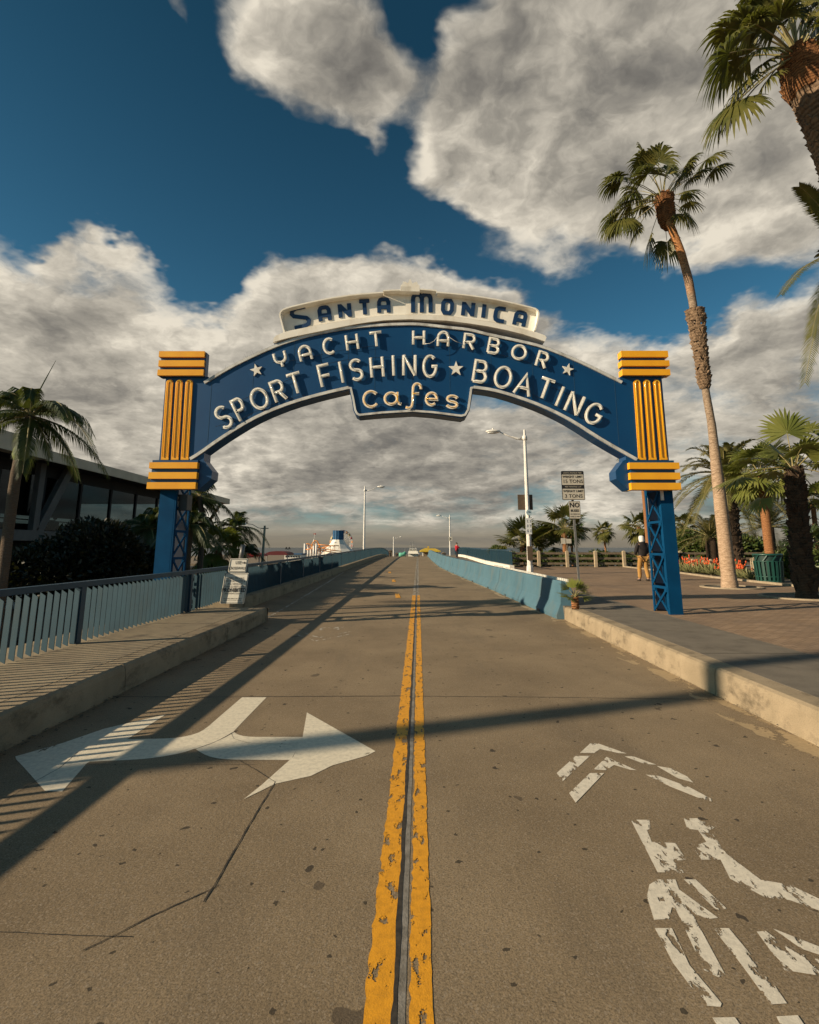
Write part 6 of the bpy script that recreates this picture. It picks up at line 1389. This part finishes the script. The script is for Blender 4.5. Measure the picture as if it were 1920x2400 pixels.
# ================= people
def skinned(name, verts, edges, rad, m, parent, sub=2, root=0):
    me = bpy.data.meshes.new(name); me.from_pydata([tuple(v) for v in verts], edges, []); me.materials.append(m)
    o = bpy.data.objects.new(name, me); COL.objects.link(o); o.parent = parent
    sk = o.modifiers.new('Skin', 'SKIN'); sk.use_smooth_shade = True
    for i, r in enumerate(rad):
        d = me.skin_vertices[0].data[i]; d.radius = (r, r) if not hasattr(r, '__len__') else r; d.use_root = (i == root)
    ss = o.modifiers.new('Sub', 'SUBSURF'); ss.levels = sub; ss.render_levels = sub
    return o
def person(loc, rz, h, label, step, arms, tops, trous, hoodm=None, longcoat=False):
    t = thing('person', (0, 0, 0), label, 'person'); s_ = h / 1.78
    J = {'pel': (0, 0, .95), 'bel': (0, -.01, 1.1), 'che': (0, -.03, 1.32), 'nk': (0, -.01, 1.49), 'hd0': (0, .01, 1.58), 'hd1': (0, .02, 1.68), 'hd2': (0, .015, 1.75),
         'lh': (-.1, 0, .88), 'lk': (-.115, .05 + step * .5, .5), 'la': (-.12, step, .09), 'lt': (-.13, step + .17, .035), 'rh': (.1, 0, .88), 'rk': (.115, .04 - step * .3, .5), 'ra': (.12, -step, .10), 'rt': (.13, -step + .17, .04),
         'ls': (-.19, -.02, 1.42), 'le': arms[0], 'lw': arms[1], 'rs': (.19, -.02, 1.42), 're': arms[2], 'rw': arms[3]}
    def hand(w_, e, sg):
        w_ = V(w_); d = (w_ - V(e)).normalized(); pm = w_ + d * .06; out = {}
        side = V((sg, 0, 0)) - d * d.x * sg; side.normalize(); nn = d.cross(side)
        F_ = [('p', pm, .024)]
        for i in range(4):
            b = pm + nn * (.028 - .018 * i) + d * .02; L = (.058, .066, .062, .048)[i]; F_ += [('f%d0' % i, b, .009), ('f%d1' % i, b + d * L * .55 - side * .006, .0085), ('f%d2' % i, b + d * L - side * .022, .007)]
        F_ += [('t0', w_ + d * .03 + nn * .03, .011), ('t1', w_ + d * .06 + nn * .05 - side * .01, .009)]
        return F_
    rad = {'pel': (.15, .11), 'bel': (.13, .10), 'che': (.12, .085), 'nk': .055, 'hd0': .075, 'hd1': .093, 'hd2': .07, 'lh': .09, 'rh': .09, 'lk': .058, 'rk': .058, 'la': .042, 'ra': .042, 'lt': .035, 'rt': .035, 'ls': .06, 'rs': .06, 'le': .042, 're': .042, 'lw': .028, 'rw': .028}
    names = list(J); E = [('pel', 'bel'), ('bel', 'che'), ('che', 'nk'), ('nk', 'hd0'), ('hd0', 'hd1'), ('hd1', 'hd2'), ('pel', 'lh'), ('lh', 'lk'), ('lk', 'la'), ('la', 'lt'), ('pel', 'rh'), ('rh', 'rk'), ('rk', 'ra'), ('ra', 'rt'), ('che', 'ls'), ('ls', 'le'), ('le', 'lw'), ('che', 'rs'), ('rs', 're'), ('re', 'rw')]
    vs = [V(J[n]) * s_ for n in names]; rr = [rad[n] for n in names]; ed = [(names.index(a), names.index(b)) for a, b in E]
    for w_, e, sg in (('lw', 'le', -1), ('rw', 're', 1)):
        o = len(vs); H_ = hand(J[w_], J[e], sg)
        for n, p, r in H_: vs.append(p * s_); rr.append(r)
        ed.append((names.index(w_), o))
        for i in range(4): b = o + 1 + 3 * i; ed += [(o, b), (b, b + 1), (b + 1, b + 2)]
        ed += [(o, o + 13), (o + 13, o + 14)]
    skinned('body', vs, ed, rr, M['skin'], t)
    def sub(nm, keys, edges, rads, m, root=0):
        return skinned(nm, [V(J[k]) * s_ if isinstance(k, str) else V(k) * s_ for k in keys], edges, rads, m, t, 2, root)
    lo = .72 if longcoat else .9
    sub('jacket', [(0, 0, lo), 'bel', 'che', (0, -.01, 1.5), 'ls', 'le', 'lw', 'rs', 're', 'rw'], [(0, 1), (1, 2), (2, 3), (2, 4), (4, 5), (5, 6), (2, 7), (7, 8), (8, 9)],
        [(.20, .165) if longcoat else (.185, .15), (.19, .155), (.2, .165), .11, .085, .068, .05, .085, .068, .05], M[tops])
    sub('trousers', ['pel', 'lh', 'lk', 'la', 'rh', 'rk', 'ra'], [(0, 1), (1, 2), (2, 3), (0, 4), (4, 5), (5, 6)], [(.155, .125), .108, .085, .075, .108, .085, .075], M[trous])
    for a, b in (('la', 'lt'), ('ra', 'rt')):
        p, q = V(J[a]), V(J[b]); skinned('shoe', [(p + V((0, -.03, -.04))) * s_, (p + V((0, .05, -.045))) * s_, (q + V((0, .03, 0))) * s_], [(0, 1), (1, 2)], [.052, .052, .04], M['shoe'], t, 1)
    hd = V(J['hd1'])
    if hoodm: skinned('hood', [V((0, -.03, 1.47)) * s_, V((0, -.015, 1.58)) * s_, V((0, .0, 1.69)) * s_, V((0, .0, 1.765)) * s_], [(0, 1), (1, 2), (2, 3)], [(.11, .1), .11, .125, .075], hoodm, t)
    else: skinned('hair', [V((0, -.02, 1.6)) * s_, V((0, -.01, 1.7)) * s_, V((0, .0, 1.775)) * s_], [(0, 1), (1, 2)], [.085, .105, .07], M['hair'], t)
    # face: eyes, nose, mouth on the far (forward) side
    mb = MB()
    for sx3 in (-.033, .033): mb.ell(V((sx3, .105, 1.675)) * s_, (.013, .008, .009))
    obj('eyes', mb, M['black'], t); mb = MB(); mb.ell(V((0, .115, 1.645)) * s_, (.012, .02, .025)); obj('nose', mb, M['skin'], t); mb = MB(); mb.ell(V((0, .1, 1.605)) * s_, (.025, .008, .006)); obj('mouth', mb, M['red'], t)
    t.location = loc; t.rotation_euler = (0, 0, rz); return t
g = G(1511, 1362, .29)
person(g, rd(8), 1.80, 'man seen from behind in white hood, black jacket and tan trousers beside the right tower', .1, [(-.27, .02, 1.13), (-.17, .2, 1.02), (.27, .02, 1.13), (.17, .2, 1.02)], 'jack', 'khaki', M['hood'])
g = P(1071, 1308, 57); person((g.x, 57, zw(57)), rd(-60), 1.72, 'person in a red coat and dark trousers standing at the walkway railing', .03, [(-.25, .08, 1.15), (-.1, .28, 1.22), (.25, .08, 1.15), (.1, .3, 1.24)], 'redj', 'jean', None, True)
